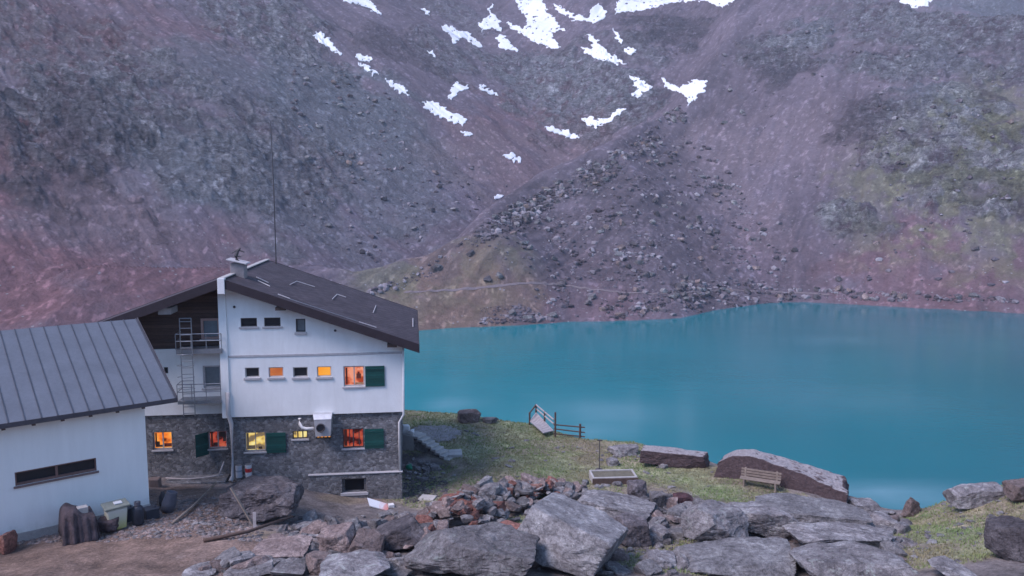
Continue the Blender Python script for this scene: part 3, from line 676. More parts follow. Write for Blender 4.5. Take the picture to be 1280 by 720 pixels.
# ------------------------------------------------------------------ rocks
_ico = {}
def ico(sub):
    if sub not in _ico:
        bm = bmesh.new(); bmesh.ops.create_icosphere(bm, subdivisions=sub, radius=1)
        bm.verts.ensure_lookup_table()
        _ico[sub] = (np.array([v.co[:] for v in bm.verts]), [tuple(v.index for v in f.verts) for f in bm.faces]); bm.free()
    return _ico[sub]
def rock_verts(seed, sub, dims, nchip=9, rough=.05, boxy=.15):
    rs = np.random.RandomState(seed); V, Fc = ico(sub)
    pl = []
    for ax in range(3):
        for sg in (-1, 1):
            nn = rs.normal(0, boxy, 3); nn[ax] += sg; nn /= np.linalg.norm(nn); pl.append((nn, rs.uniform(.62, .8)))
    for i in range(nchip):
        nn = rs.normal(0, 1, 3); nn /= np.linalg.norm(nn); pl.append((nn, rs.uniform(.74, .98)))
    r = np.full(len(V), 9.)
    for nn, d in pl:
        c = V@nn; r = np.where(c > .05, np.minimum(r, d/np.maximum(c, .05)), r)
    P = V*r[:, None]; ext = (P.max(0)-P.min(0)); P = (P-(P.max(0)+P.min(0))/2)/ext*np.array(dims)
    md = float(np.prod(dims))**(1/3.); q = P*(2./md)+seed*3.7
    dn = noise3(q[:, 0]*1.7, q[:, 1]*1.7, q[:, 2]*1.7, seed)+.5*noise3(q[:, 0]*4, q[:, 1]*4, q[:, 2]*4, seed+1)
    if sub >= 4: dn = dn-.35*np.maximum(0, 1-6*np.abs(noise3(q[:, 0]*2.2, q[:, 1]*2.2, q[:, 2]*2.2, seed+8)))+.35*noise3(q[:, 0]*9, q[:, 1]*9, q[:, 2]*9, seed+2)+.2*noise3(q[:, 0]*22, q[:, 1]*22, q[:, 2]*22, seed+3)
    P = P+V*(rough*md*.5*dn)[:, None]
    ext = (P.max(0)-P.min(0)); P = (P-(P.max(0)+P.min(0))/2)/ext*np.array(dims)
    return P, Fc
def boulder(px, pyb, wpx, hpx, depth, yaw, tx, ty, seed, mat, label, sub=5, nchip=16, bury=.18, name='boulder', boxy=.15, rough=.06, Y=None, group=None, cat='boulder', peak=0):
    b = near_hit(px, min(pyb, 719)) if Y is None else at(px, pyb, Y)
    if pyb > 719 and Y is None:
        Yn = near_hit(px, 719)[1]-(pyb-719)*.03; xx = (px-640)/1000*Yn; b = np.array([xx, Yn, nz(xx, Yn)])
    s = b[1]/1000*1.06
    Wd, Hh, Dp = wpx*s, hpx*s/(1-bury)*1.02, depth
    P, Fc = rock_verts(seed, sub, (Wd, Dp, Hh), nchip, rough, boxy)
    Mx = np.array((Matrix.Rotation(R(yaw), 3, 'Z') @ Matrix.Rotation(R(ty), 3, 'Y') @ Matrix.Rotation(R(tx), 3, 'X')))
    P = P@Mx.T
    if peak:
        f_ = (P[:, 2]-P[:, 2].min())/(P[:, 2].max()-P[:, 2].min()); P[:, 0] = P[:, 0]*(1-peak*f_**1.3)+peak*.12*f_*Wd; P[:, 1] *= (1-peak*.7*f_)
    # size the rock so that its visible part has the measured width and height
    cen = b+np.array([0, Dp*.35, 0]); zb = P[:, 2].min(); P[:, 2] -= zb
    for it in range(6):
        top = P[:, 2].max(); Q = P+cen-np.array([0, 0, bury*top]); q = Q-np.array([0, 0, CZ]); dp = q[:, 1]*CP-q[:, 2]*SP
        qx = q[:, 0]/dp*F+640; qy = 360-(q[:, 1]*SP+q[:, 2]*CP)/dp*F
        P[:, 0] *= wpx/(qx.max()-qx.min())
        P[:, 2] *= min(1.5, max(.5, 1+(qy.min()-(pyb-hpx))*dp.mean()/F/(top*(1-bury))*.8))
    top = P[:, 2].max()
    if top < .12*Wd: P[:, 2] *= .12*Wd/top; top = .12*Wd
    P = P+cen-np.array([0, 0, bury*top])
    og = np.array([cen[0], cen[1], P[:, 2].min()]); rr = random.Random(seed)
    eu_ = (R(rr.uniform(-35, 35)), R(rr.uniform(-35, 35)), R(rr.uniform(0, 360)))
    Rm = np.array(Matrix(((1, 0, 0), (0, 1, 0), (0, 0, 1)))) if False else np.array(__import__('mathutils').Euler(eu_).to_matrix())
    o = mk(name, (P-og)@Rm+og, Fc, M[mat] if isinstance(mat, str) else mat, None, False, org=og); o.rotation_euler = eu_
    tag(o, label, cat, group); return o
BG = 'big boulders below the hut'
boulder(318, 652, 108, 58, 3.2, 12, -6, 0, 3, 'dark_rock', 'rugged earth-covered grey boulder against the hut front behind the leaning plank', bury=.15, rough=.10)
boulder(588, 736, 170, 84, 3.0, -8, -4, 4, 14, 'grey_rock', 'very large dark rounded boulder at the bottom centre below the red rubble pile', bury=.1, rough=.08, peak=.45)
boulder(716, 716, 150, 100, 3.2, -28, -14, 20, 23, 'slab_rock', 'huge tilted grey slab with layered front edge right of the rubble pile', bury=.1, nchip=3, boxy=.06, rough=.035)
boulder(792, 684, 52, 44, 1.8, 20, 0, 8, 31, 'dark_rock', 'dark broken block wedged against the right end of the huge tilted slab', bury=.1)
boulder(770, 652, 110, 40, 2.4, -22, -4, 20, 37, 'pale_rock', 'pale sloping slab top lying behind the huge tilted slab', bury=.15, nchip=4, boxy=.06)
boulder(500, 690, 66, 48, 1.6, 14, -24, -26, 41, 'dark_rock', 'dark flat slab leaning left of the red rubble pile', bury=.1, nchip=4)
boulder(456, 704, 50, 44, 1.4, 0, 5, 14, 42, 'brown_rock', 'brown pointed boulder in the rubble left of the leaning dark slab', bury=.1)
boulder(420, 700, 52, 48, 1.3, -10, 0, -8, 43, 'brown_rock', 'upright grey brown boulder near the end of the fallen log', bury=.1)
boulder(345, 702, 86, 34, 1.7, 4, 0, -14, 44, 'brown_rock', 'long low brown boulder under the fallen log', bury=.12)
boulder(388, 672, 30, 11, .8, 8, 6, -4, 45, 'pale_rock', 'flat bluish paving-like slab lying on the rubble behind the brown boulders', bury=.05, nchip=3)
boulder(290, 726, 64, 32, 1.4, 6, 0, -5, 46, 'pale_rock', 'pale greenish boulder at the bottom edge left of the squared block', bury=.1)
boulder(345, 728, 48, 30, 1.2, -4, 0, 3, 47, 'grey_rock', 'squared grey block at the bottom edge below the brown boulders', bury=.1, nchip=4)
boulder(225, 724, 44, 14, 1.2, 3, 0, -3, 48, 'pale_rock', 'low pale rock breaking the soil at the bottom left', bury=.3)
boulder(385, 722, 34, 34, 1.1, 30, 0, 6, 49, 'brown_rock', 'knobbly round brown rock between squared block and rubble', bury=.1)
boulder(430, 742, 90, 44, 2.0, 12, 0, -12, 50, 'grey_rock', 'broad grey slab cut by the bottom edge left of the big dark boulder', bury=.1)
boulder(484, 722, 60, 24, 1.2, -14, 0, -8, 51, 'pale_rock', 'pale low slab touching the left foot of the big dark boulder', bury=.1)
boulder(530, 690, 36, 34, 1.3, 20, 0, -20, 52, 'brown_rock', 'brown leaning rock at the lower left end of the rubble pile', bury=.1)
# right-hand field
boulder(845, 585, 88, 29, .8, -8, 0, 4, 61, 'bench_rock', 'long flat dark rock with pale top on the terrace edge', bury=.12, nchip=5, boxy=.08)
boulder(586, 529, 30, 18, 1.2, 10, 0, 0, 62, 'brown_rock', 'small brown boulder on the terrace edge by the lake', sub=4, bury=.15)
boulder(613, 530, 20, 9, .7, 0, 0, -6, 63, 'pale_rock', 'small pale rock beside the brown terrace boulder', sub=4, bury=.2)
boulder(780, 570, 40, 15, 1., 6, 0, 4, 64, 'grey_rock', 'grey rock partly sunk in the grass left of the long flat rock', sub=4, bury=.2)
boulder(767, 583, 18, 11, .6, 0, 0, 0, 65, 'pale_rock', 'small pale rock right of the iron post', sub=4, bury=.2)
boulder(905, 690, 92, 66, 2.2, 24, -6, 18, 66, 'grey_rock', 'tall greenish grey boulder with a dark split face', bury=.1)
boulder(962, 676, 92, 50, 2.2, -12, -6, 10, 67, 'grey_rock', 'rounded grey boulder with an overhanging dark right side', bury=.1)
boulder(1022, 662, 150, 46, 3.0, -14, -6, 3, 68, 'slab_rock', 'broad grey cracked rock directly below the bench boulder', bury=.12)
boulder(940, 726, 158, 48, 2.6, -3, -6, -3, 69, 'slab_rock', 'wide flat-topped grey boulder at the bottom edge', bury=.1, nchip=5)
boulder(1066, 690, 140, 38, 2.2, 10, -10, 8, 70, 'pale_rock', 'pale streaked gneiss boulder with long curved bands', bury=.1)
boulder(1100, 732, 175, 48, 2.6, -6, -6, -6, 71, M['grey_rock'], 'wide grey boulder with reddish patches at the bottom edge', bury=.1)
boulder(1232, 728, 72, 34, 1.6, 8, 0, -4, 72, 'pale_rock', 'pale speckled rock in the bottom right corner', bury=.1)
boulder(1272, 700, 66, 56, 1.8, -20, 0, -22, 73, 'dark_rock', 'dark purple boulder on the right edge', bury=.1)
boulder(1226, 632, 84, 30, 1.0, -6, 0, -9, 74, 'grey_rock', 'grey outcrop on the crest of the right-hand grassy knoll', bury=.2)
boulder(1286, 624, 50, 28, 1.0, 10, 0, -2, 75, 'brown_rock', 'brownish outcrop on the right edge of the knoll crest', bury=.2)
boulder(1141, 646, 26, 25, .6, 30, 0, 10, 76, 'brown_rock', 'small jagged dark rock standing against the lake', sub=4, bury=.15, nchip=14, peak=.5)
boulder(1085, 640, 44, 18, 1.3, 10, 0, 10, 77, 'pale_rock', 'low pale rock at the tip of the bench boulder', sub=4, bury=.2)
boulder(1110, 660, 40, 22, 1.2, -10, 0, 10, 78, 'grey_rock', 'grey rock between the bench boulder and the knoll', sub=4, bury=.2)
boulder(823, 637, 22, 24, .8, 0, 10, 0, 79, 'pale_rock', 'pale upright squared stone left of the small purple stone', sub=4, bury=.1, nchip=4)
boulder(855, 633, 30, 18, .8, 20, 0, 10, 80, 'purple_rock', 'small purple stone in front of the terrace grass', sub=4, bury=.1)
boulder(862, 641, 24, 12, .7, 0, 0, 0, 81, 'pale_rock', 'pale flat stone in front of the small purple stone', sub=4, bury=.1)
boulder(798, 625, 26, 26, .9, 0, 0, 0, 82, 'dark_rock', 'dark stone right of the timber-edged bed', sub=4, bury=.1)
boulder(826, 680, 30, 26, 1., 40, 0, 0, 83, 'grey_rock', 'grey stone amid the moss right of the huge slab', sub=4, bury=.1)
boulder(858, 704, 26, 16, .8, 10, 0, 0, 84, 'grey_rock', 'rounded grey stone in the mossy hollow', sub=4, bury=.15)
boulder(828, 710, 44, 24, 1., 20, 0, 6, 85, 'grey_rock', 'dark peaked stone in the mossy hollow', sub=4, bury=.15)
boulder(1265, 660, 30, 12, .8, 0, 0, 0, 86, 'grey_rock', 'small grey rock above the dark purple boulder', sub=4, bury=.2)
boulder(2, 694, 26, 32, .9, 0, 0, 0, 87, 'red_rock', 'red brown stone at the left edge by the barn wall', sub=4, bury=.1)
boulder(640, 676, 60, 26, 1.3, -18, 0, 18, 88, 'red_rock', 'reddish slab tucked behind the big dark boulder', sub=4, bury=.2)
# bench boulder
def bench_boulder():
    prof_top = [(-3.0, .78), (-2.3, 1.30), (-1.4, 1.50), (0, 1.20), (1.6, .85), (2.9, .55), (3.15, .2)]
    c = near_hit(985, 614)
    P, Fc = rock_verts(101, 6, (2., 2., 2.), 3, .018, .04)
    P = P/np.abs(P).max(0)
    L = 3.25; X = P[:, 0]*L
    top = np.interp(X, [p[0] for p in prof_top], [p[1] for p in prof_top])
    Z = np.where(P[:, 2] > 0, P[:, 2]*top*.86, P[:, 2]*.7)
    Yy = P[:, 1]*.85*(1-.12*(Z/1.5))
    a = R(-26); xw = X*math.cos(a)-Yy*math.sin(a); yw = X*math.sin(a)+Yy*math.cos(a)
    nn = .05*noise3(xw*2, yw*2, Z*2, 4)+.03*noise3(xw*5, yw*5, Z*5, 4)
    P2 = np.stack([xw+nn, yw-nn, Z+nn], -1)+c+np.array([0, 1.2, .12])
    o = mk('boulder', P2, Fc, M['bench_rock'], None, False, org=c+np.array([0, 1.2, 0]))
    tag(o, 'long purple boulder with pale sloping top and a bench against its front', 'boulder')
    return c
bench_c = bench_boulder()

# ---- loose stones: shared meshes, copied
def lib(nm, mats, cnt, sub, seed0, flat=1.):
    out = []
    for i in range(cnt):
        P, Fc = rock_verts(seed0+i, sub, (1, random.uniform(.65, .95), random.uniform(.45, .75)*flat), 8, .05, .2)
        me = bpy.data.meshes.new(nm); me.from_pydata(P.tolist(), [], Fc); me.materials.append(M[mats[i % len(mats)]]); out.append(me)
    return out
L_red = lib('red_stone', ['red_rock', 'brown_rock'], 6, 3, 400)
L_grey = lib('grey_stone', ['grey_rock', 'pale_rock', 'brown_rock', 'slab_rock'], 12, 3, 430)
L_flat = lib('flat_stone', ['slab_rock', 'grey_rock', 'brown_rock'], 6, 3, 460, .45)
SPEC = []
def stone(mesh, p, size, label, group, tilt=25):
    SPEC.append((size/(p[1]**1.0), mesh, np.array(p), size, label, group, tilt))
def place_stone(mesh, p, size, label, group, name='stone', cat='stone', tilt=25):
    o = bpy.data.objects.new(name, mesh); link(o); o.location = tuple(p)
    o.rotation_euler = (R(random.uniform(-tilt, tilt)), R(random.uniform(-tilt, tilt)), random.uniform(0, 6.28))
    o.scale = (size*random.uniform(.85, 1.2), size*random.uniform(.8, 1.1), size*random.uniform(.8, 1.15))
    tag(o, label, cat, group); return o
# the reddish rubble pile: arc heaped from lower left to right
pile = [(540, 688, 1.3, .8), (560, 668, 1.5, 1.1), (580, 655, 1.6, 1.3), (605, 642, 1.6, 1.2), (635, 634, 1.5, 1.0), (665, 628, 1.5, .95), (695, 620, 1.2, .6)]
pw = [(near_hit(a, b), r, h) for a, b, r, h in pile]
def pile_h(x, y):
    h = 0
    for c, r, hh in pw: h = max(h, hh*math.exp(-((x-c[0])**2+((y-c[1])*1.25)**2)/(r*r)*1.3))
    return h
cnt = 0
for k in range(2000):
    c, r, hh = pw[random.randrange(len(pw))]
    x = c[0]+random.gauss(0, r*.62); y = c[1]+random.gauss(0, r*.42)
    ph = pile_h(x, y)
    if ph < .06: continue
    sz = random.choice([.3, .38, .48, .6, .8])*random.uniform(.8, 1.25)
    left = x < at(600, 640, c[1])[0]
    red = random.random() < (.55 if left else .22)
    me = random.choice(L_red if red else (L_grey if random.random() < .5 else L_flat))
    stone(me, (x, y, nz(x, y)+ph+sz*.05), sz, 'angular red or grey stone heaped in the rubble pile between terrace and big boulders', 'stones of the rubble pile')
    cnt += 1
    if cnt >= 480: break
# filler so the heap is solid underneath: earth core belongs to the ground
# loose stones filling the boulder field
def scatter(polys, num, smin_, smax_, label, group, meshes, lift=.12, power=2.2):
    k = 0; tries = 0
    while k < num and tries < num*20:
        tries += 1; poly = random.choice(polys)
        x0 = min(p[0] for p in poly); x1 = max(p[0] for p in poly); y0 = min(p[1] for p in poly); y1 = max(p[1] for p in poly)
        px, py = random.uniform(x0, x1), random.uniform(y0, y1)
        if not inside(np.array([px]), np.array([py]), poly)[0]: continue
        p = near_hit(px, py); sz = smin_+(smax_-smin_)*random.random()**power
        stone(random.choice(meshes), p+np.array([0, 0, sz*lift]), sz, label, group); k += 1
left_field = [(330, 650), (420, 640), (520, 640), (560, 690), (560, 719), (230, 719), (330, 690)]
right_field = [(790, 620), (900, 636), (1000, 650), (1120, 650), (1160, 719), (760, 719), (780, 660)]
mid_field = [(560, 660), (700, 690), (760, 719), (560, 719)]
scatter([left_field, left_field, mid_field], 120, .18, .7, 'loose grey stone in the boulder field below the hut front', 'loose stones below the hut', L_grey+L_flat)
scatter([right_field], 150, .2, 1.0, 'loose grey stone in the boulder field right of the huge slab', 'loose stones in the right boulder field', L_grey+L_flat)
scatter([[(440, 650), (520, 640), (530, 719), (430, 719)], [(370, 650), (440, 645), (440, 719), (360, 719)], [(240, 719), (330, 690), (360, 719)]], 110, .35, 1.15, 'medium grey block among the boulders below the hut', 'medium blocks below the hut', L_grey)
scatter([[(790, 620), (880, 632), (880, 660), (800, 665)], [(1040, 640), (1120, 640), (1150, 665), (1080, 670)]], 75, .3, 1.1, 'medium grey block between terrace grass and the right boulders', 'medium blocks by the terrace', L_grey)
scatter([[(510, 520), (720, 545), (900, 590), (880, 625), (560, 600)]], 60, .12, .5, 'small pale stone lying in the terrace grass', 'stones in the terrace grass', L_flat, .02)
scatter([[(506, 572), (540, 580), (560, 590), (545, 600), (506, 606)]], 40, .2, .6, 'dark broken stone in the rubble below the stone steps', 'rubble below the steps', L_grey+L_flat)
scatter([[(1110, 660), (1180, 630), (1270, 620), (1270, 680), (1180, 710), (1120, 700)]], 60, .12, .5, 'small stone lying in the grass of the right knoll', 'stones on the grassy knoll', L_flat, .02)
scatter([[(790, 566), (830, 585), (800, 590), (740, 575)], [(700, 600), (800, 605), (800, 620), (700, 612)]], 22, .2, .55, 'grey stone beside the timber-edged bed and the iron post', 'stones around the edged bed', L_grey)

SPEC.sort(key=lambda q: -q[0])
for _, me_, p_, sz_, lb_, gp_, tl_ in SPEC[:298]: place_stone(me_, p_, sz_, lb_, gp_, tilt=tl_)
def stone_mass(specs, mat, label):
    V = []; Fs = []; n0 = 0
    for _, me_, p_, sz_, lb_, gp_, tl_ in specs:
        P_ = np.array([v.co[:] for v in me_.vertices]); Mx = np.array(Matrix.Rotation(random.uniform(0, 6.28), 3, 'Z') @ Matrix.Rotation(R(random.uniform(-tl_, tl_)), 3, 'X'))
        V.append((P_*sz_)@Mx.T+p_); Fs += [tuple(i+n0 for i in f.vertices) for f in me_.polygons]; n0 += len(P_)
    o = mk('small_stones', np.vstack(V), Fs, M[mat]); tag(o, label, 'stones', None, 'stuff')
rs_ = SPEC[298:]
stone_mass([q for q in rs_ if 'pile' in q[5] and 'red' in q[1].name], 'red_rock', 'small red stones filling the rubble pile')
stone_mass([q for q in rs_ if not ('pile' in q[5] and 'red' in q[1].name)], 'grey_rock', 'small grey stones between the larger ones in the boulder field')
# gravel and small debris as one thing nobody could count
def gravel(name, polys, num, s0, s1, mat, label):
    base, Fc = ico(1); V = []; Fs = []; n0 = 0
    k = 0
    while k < num:
        poly = random.choice(polys); x0 = min(p[0] for p in poly); x1 = max(p[0] for p in poly); y0 = min(p[1] for p in poly); y1 = max(p[1] for p in poly)
        m = 400; px = np.random.uniform(x0, x1, m); py = np.random.uniform(y0, y1, m); ok = inside(px, py, poly)
        for a, b in zip(px[ok], py[ok]):
            W_ = atz(a, b, 1.0); V.append((W_[0], W_[1])); k += 1
    V = np.array(V[:num]); z = near_z(V[:, 0], V[:, 1]); s = s0+(s1-s0)*np.random.rand(num)**3
    jit = 1+.35*np.random.uniform(-1, 1, (num, len(base), 3)); sc = np.stack([s, s*.8, s*.5], -1)[:, None, :]
    an = np.random.uniform(0, 6.28, num); P = base[None]*jit*sc
    Pr = np.stack([P[..., 0]*np.cos(an)[:, None]-P[..., 1]*np.sin(an)[:, None], P[..., 0]*np.sin(an)[:, None]+P[..., 1]*np.cos(an)[:, None], P[..., 2]], -1)
    Pr = Pr+np.stack([V[:, 0], V[:, 1], z], -1)[:, None, :]
    Fa = np.array(Fc); Fall = (Fa[None]+(np.arange(num)*len(base))[:, None, None]).reshape(-1, 3)
    me = bpy.data.meshes.new(name); me.from_pydata(Pr.reshape(-1, 3).tolist(), [], Fall.tolist()); me.materials.append(mat)
    o = bpy.data.objects.new(name, me); link(o); tag(o, label, 'gravel', None, 'stuff'); return o
np.random.seed(5)
m_grav = m_rock('gravel_stone', [(.10, .09, .09), (.2, .18, .18), (.36, .34, .34)])
gravel('gravel', [left_field, right_field, mid_field, [(0, 670), (330, 640), (330, 719), (0, 719)]], 5200, .02, .14, m_grav, 'small loose gravel and chips between the boulders and on the yard')
gravel('yard_gravel', [[(0, 680), (190, 640), (300, 640), (330, 719), (0, 719)]], 1800, .03, .13, M['brown_rock'], 'small brown stones scattered over the bare yard by the barn')
gravel('rubble_slope', [[(505, 560), (560, 573), (560, 592), (505, 606)]], 900, .03, .15, M['dark_rock'], 'dark coal-like rubble below the stone steps')

# grass tufts
def tufts(num):
    V = []; Fs = []
    prob = gcov[39:330, 39:340]; jj, ii = np.nonzero(prob > .35)
    sel = np.random.randint(0, len(jj), num)
    X = NX[39:330, 39:340][jj[sel], ii[sel]]+np.random.uniform(-.1, .1, num); Yg = NY[39:330, 39:340][jj[sel], ii[sel]]+np.random.uniform(-.08, .08, num)
    Z = near_z(X, Yg)
    for x, y, z in zip(X, Yg, Z):
        for q in range(3):
            a = random.uniform(0, 6.28); h = random.uniform(.03, .11); w = .018; l = random.uniform(.02, .07); ox, oy = random.uniform(-.05, .05), random.uniform(-.05, .05)
            n0 = len(V); ca, sa = math.cos(a), math.sin(a)
            V += [(x+ox-w*sa, y+oy+w*ca, z-.01), (x+ox+w*sa, y+oy-w*ca, z-.01), (x+ox+l*ca, y+oy+l*sa, z+h)]; Fs.append((n0, n0+1, n0+2))
    t = NT('alpine_grass_blades'); v = t.coord(); n_ = t.noise(v, .35, 5, .6); n5 = t.noise(v, 6, 3, .6)
    col = t.ramp(n_, [(.38, (.23, .205, .12)), (.5, (.20, .225, .105)), (.62, (.155, .22, .085))]); col = t.mix(.6, col, t.ramp(n5, [(.3, .6), (.7, 1.5)]), 'MULTIPLY')
    m = t.done(col, .9)
    o = mk('grass', V, Fs, m); tag(o, 'short alpine grass on the terrace and knoll', 'grass', None, 'stuff')
tufts(26000)

# ---- boulders and scree across the lake
far_poly = [
 ([(440, 372), (530, 333), (600, 283), (640, 253), (700, 226), (760, 190), (800, 168), (845, 145), (835, 168), (760, 216), (700, 252), (640, 282), (600, 306), (545, 352)], .17),
 ([(560, 330), (640, 262), (760, 200), (850, 150), (900, 200), (1000, 350), (900, 380), (800, 396), (700, 398), (640, 360)], .36),
 ([(600, 385), (650, 380), (690, 400), (600, 406)], .10),
 ([(600, 290), (640, 258), (760, 195), (850, 130), (860, 150), (760, 225), (660, 275), (600, 305), (540, 350), (530, 345)], .22),
 ([(860, 350), (1060, 362), (1270, 372), (1270, 378), (1000, 374), (860, 392), (760, 398)], .14),
 ([(360, 60), (460, 100), (640, 230), (600, 260), (480, 330), (380, 320)], .08),
 ([(900, 20), (1270, 60), (1270, 360), (1000, 350), (900, 200)], .10)]
L_far = lib('far_stone', ['slab_rock', 'dark_rock', 'brown_rock', 'grey_rock', 'dark_rock'], 10, 3, 500)
M['far_dark'] = M['dark_rock']
allp = []
for poly, fr in far_poly:
    num = int(9500*fr); c = 0
    x0 = min(p[0] for p in poly); x1 = max(p[0] for p in poly); y0 = min(p[1] for p in poly); y1 = max(p[1] for p in poly)
    while c < num:
        px = RS.uniform(x0, x1, 2000); py = RS.uniform(y0, y1, 2000); ok = inside(px, py, poly)
        dn = noise2(px/28, py/20, 77)+.6*noise2(px/9, py/7, 78); ok &= dn > RS.uniform(-.9, .9, 2000)
        q = np.stack([px[ok], py[ok]], -1)[:num-c]; allp.append(q); c += len(q)
allp = np.vstack(allp); hp = far_hit(allp[:, 0], allp[:, 1], GZ2); keep = (hp[:, 2] > LAKE+.05) & (hp[:, 1] < 520)
hp = hp[keep]; sz = .28+2.0*RS.rand(len(hp))**7; sz[:0] = 0
mq = [far_point(a_, b_) for a_, b_ in ((600, 345), (565, 365), (625, 355), (540, 380))]
for q_ in mq: sz = sz*(1-.75*np.exp(-((hp[:, 0]-q_[0])**2+(hp[:, 1]-q_[1])**2)/81.))
sz = np.maximum(sz, .15)*(hp[:, 1]/230)**.5
extra = far_hit([588, 655, 662, 548, 640, 700, 850, 740, 690, 735, 975, 1020, 625, 660, 545, 610], [378-60, 305, 311, 335, 392, 357, 300, 372, 395, 380, 372, 372, 345, 398, 338, 350], GZ2)
hp = np.vstack([extra, hp]); sz = np.concatenate([np.full(len(extra), 2.2), sz])
order = np.argsort(-sz/np.sqrt(hp[:, 1]))
for i in order[:235]:
    p = hp[i]; place_stone(random.choice(L_far), (p[0], p[1], p[2]+sz[i]*.1), sz[i]*1.0, 'weathered boulder on the scree slopes across the lake', 'boulders across the lake', name='boulder', cat='boulder', tilt=30)
rest = order[235:]; base, Fc = ico(1); V = hp[rest]; s = sz[rest]; num = len(rest)
jit = 1+.4*RS.uniform(-1, 1, (num, len(base), 3)); P = base[None]*jit*(np.stack([s*.62, s*.55, s*.42], -1)[:, None, :]); an = RS.uniform(0, 6.28, num)
Pr = np.stack([P[..., 0]*np.cos(an)[:, None]-P[..., 1]*np.sin(an)[:, None], P[..., 0]*np.sin(an)[:, None]+P[..., 1]*np.cos(an)[:, None], P[..., 2]], -1)+V[:, None, :]
Fall = (np.array(Fc)[None]+(np.arange(num)*len(base))[:, None, None]).reshape(-1, 3)
me = bpy.data.meshes.new('scree'); me.from_pydata(Pr.reshape(-1, 3).tolist(), [], Fall.tolist())
def m_scree():
    t = NT('scree_stones'); v = t.coord(); n_ = t.noise(v, .5, 4, .6); 
    wn = t.node('ShaderNodeTexWhiteNoise'); sn = t.node('ShaderNodeVectorMath', operation='SNAP'); sn.inputs[1].default_value = (2.5, 2.5, 2.5); t.l.new(v, sn.inputs[0]); t.l.new(sn.outputs[0], wn.inputs['Vector'])
    col = t.ramp(wn.outputs[0], [(0., (.06, .05, .056)), (.45, (.11, .095, .11)), (.75, (.17, .15, .165)), (1., (.29, .27, .29))])
    return t.done(t.mix(.5, col, t.ramp(n_, [(.3, .6), (.7, 1.4)]), 'MULTIPLY'), .95)
me.materials.append(m_scree()); o = bpy.data.objects.new('scree', me); link(o); tag(o, 'countless small scree stones on the slopes across the lake', 'scree', None, 'stuff')

# ------------------------------------------------------------------ the hut
hut = thing('mountain_hut', 'three-storey alpine hut with white plaster over stone and lit windows', 'building', tuple(HO))
def HP(px, py, v):
    """point where the sight line meets the hut plane at depth v -> local u, z"""
    d = ray(px, py); c = np.array([0, 0, CZ]); nrm = UV_; t = ((HO+v*UV_-c)@nrm)/(d@nrm); p = c+t*d-HO
    return float(p@UU_), float(p[2])
VF, VW, VL, VLW = 0.0, -.12, .62, .50     # stone front, white front, recessed stone, recessed white
RV0, RV1 = -1.0, 10.6
ru, rz = HP(276, 349, RV0); eu, ez = HP(523.5, 431, RV0)
slope = (rz-ez)/(eu-ru)
uR = HP(503, 500, VW)[0]; uC = HP(276, 450, VW)[0]; uRs = 0.0
zb = HP(400, 518, VW)[1]
uL = ru-(eu-ru)+.75
Vb = 9.6
RT = .38    # roof build-up
def roofz(u): return rz-slope*abs(u-ru)-RT-.02
def wall(b, u0, u1, z0, ztop, v, holes, rev):
    us = sorted(set([u0, u1]+[x for h in holes for x in h[:2]]+([ru] if u0 < ru < u1 else [])))
    for a, c in zip(us[:-1], us[1:]):
        hs = sorted([(h[2], h[3]) for h in holes if h[0] <= a+1e-6 and h[1] >= c-1e-6])
        z = z0
        for (h0, h1) in hs:
            if h0 > z+1e-6: b.add([b.fr(a, v, z), b.fr(c, v, z), b.fr(c, v, h0), b.fr(a, v, h0)], [(0, 1, 2, 3)])
            z = h1
        ta, tc = ztop(a), ztop(c)
        b.add([b.fr(a, v, z), b.fr(c, v, z), b.fr(c, v, tc), b.fr(a, v, ta)], [(0, 1, 2, 3)])
    for (a, c, h0, h1) in holes:
        for q in (((a, h0), (c, h0)), ((c, h0), (c, h1)), ((c, h1), (a, h1)), ((a, h1), (a, h0))):
            (p, r_), (s_, t_) = q; b.add([b.fr(p, v, r_), b.fr(s_, v, t_), b.fr(s_, v+rev, t_), b.fr(p, v+rev, r_)], [(0, 1, 2, 3)])
def rect(x0, x1, y0, y1, v):
    ua, z1 = HP(x0, y0, v); ub, _ = HP(x1, y0, v); _, z0 = HP((x0+x1)/2, y1, v); _, z1 = HP((x0+x1)/2, y0, v); return (ua, ub, z0, z1)
wins_white = {'a1': (300.5, 321, 397.5, 408.5), 'a2': (330, 350.5, 397, 408), 'a3': (369.5, 381.5, 398.5, 415), 'b1': (306, 324, 459.5, 472), 'b2': (335.5, 354, 459, 471.5), 'b3': (366, 384.5, 459, 471.5), 'b4': (396, 414, 458, 471), 'c1': (429, 455.5, 457.5, 483)}
wins_stone = {'d1': (305.5, 331.5, 540.5, 564.5), 'd2': (365.5, 384.5, 538.5, 548.5), 'd3': (395, 414, 544.5, 548.5), 'd4': (428, 454.5, 536, 560), 'cellar': (431, 455, 599, 614)}
wins_lw = {'e1': (204.5, 210, 459, 467), 'e2': (253, 275.5, 457, 485)}
wins_ls = {'f1': (190.5, 214.5, 540, 562), 'f2': (260, 283, 539, 560.5)}
wins_lg = {'g1': (250.5, 274.5, 398, 424)}
RW = {k: rect(*r, VW) for k, r in wins_white.items()}; RSn = {k: rect(*r, VF) for k, r in wins_stone.items()}
RLW = {k: rect(*r, VLW) for k, r in wins_lw.items()}; RLS = {k: rect(*r, VL) for k, r in wins_ls.items()}; RLG = {k: rect(*r, VL) for k, r in wins_lg.items()}
uCs = HP(288, 560, VF)[0]
zg = HP(240, 436, VLW)[1]
b = B(H); wall(b, uCs, uRs, -.8, lambda u: zb, VF, list(RSn.values()), .22)
b.add([H(uRs, VF, -.8), H(uRs, Vb, -.8), H(uRs, Vb, zb), H(uRs, VF, zb)], [(0, 1, 2, 3)])
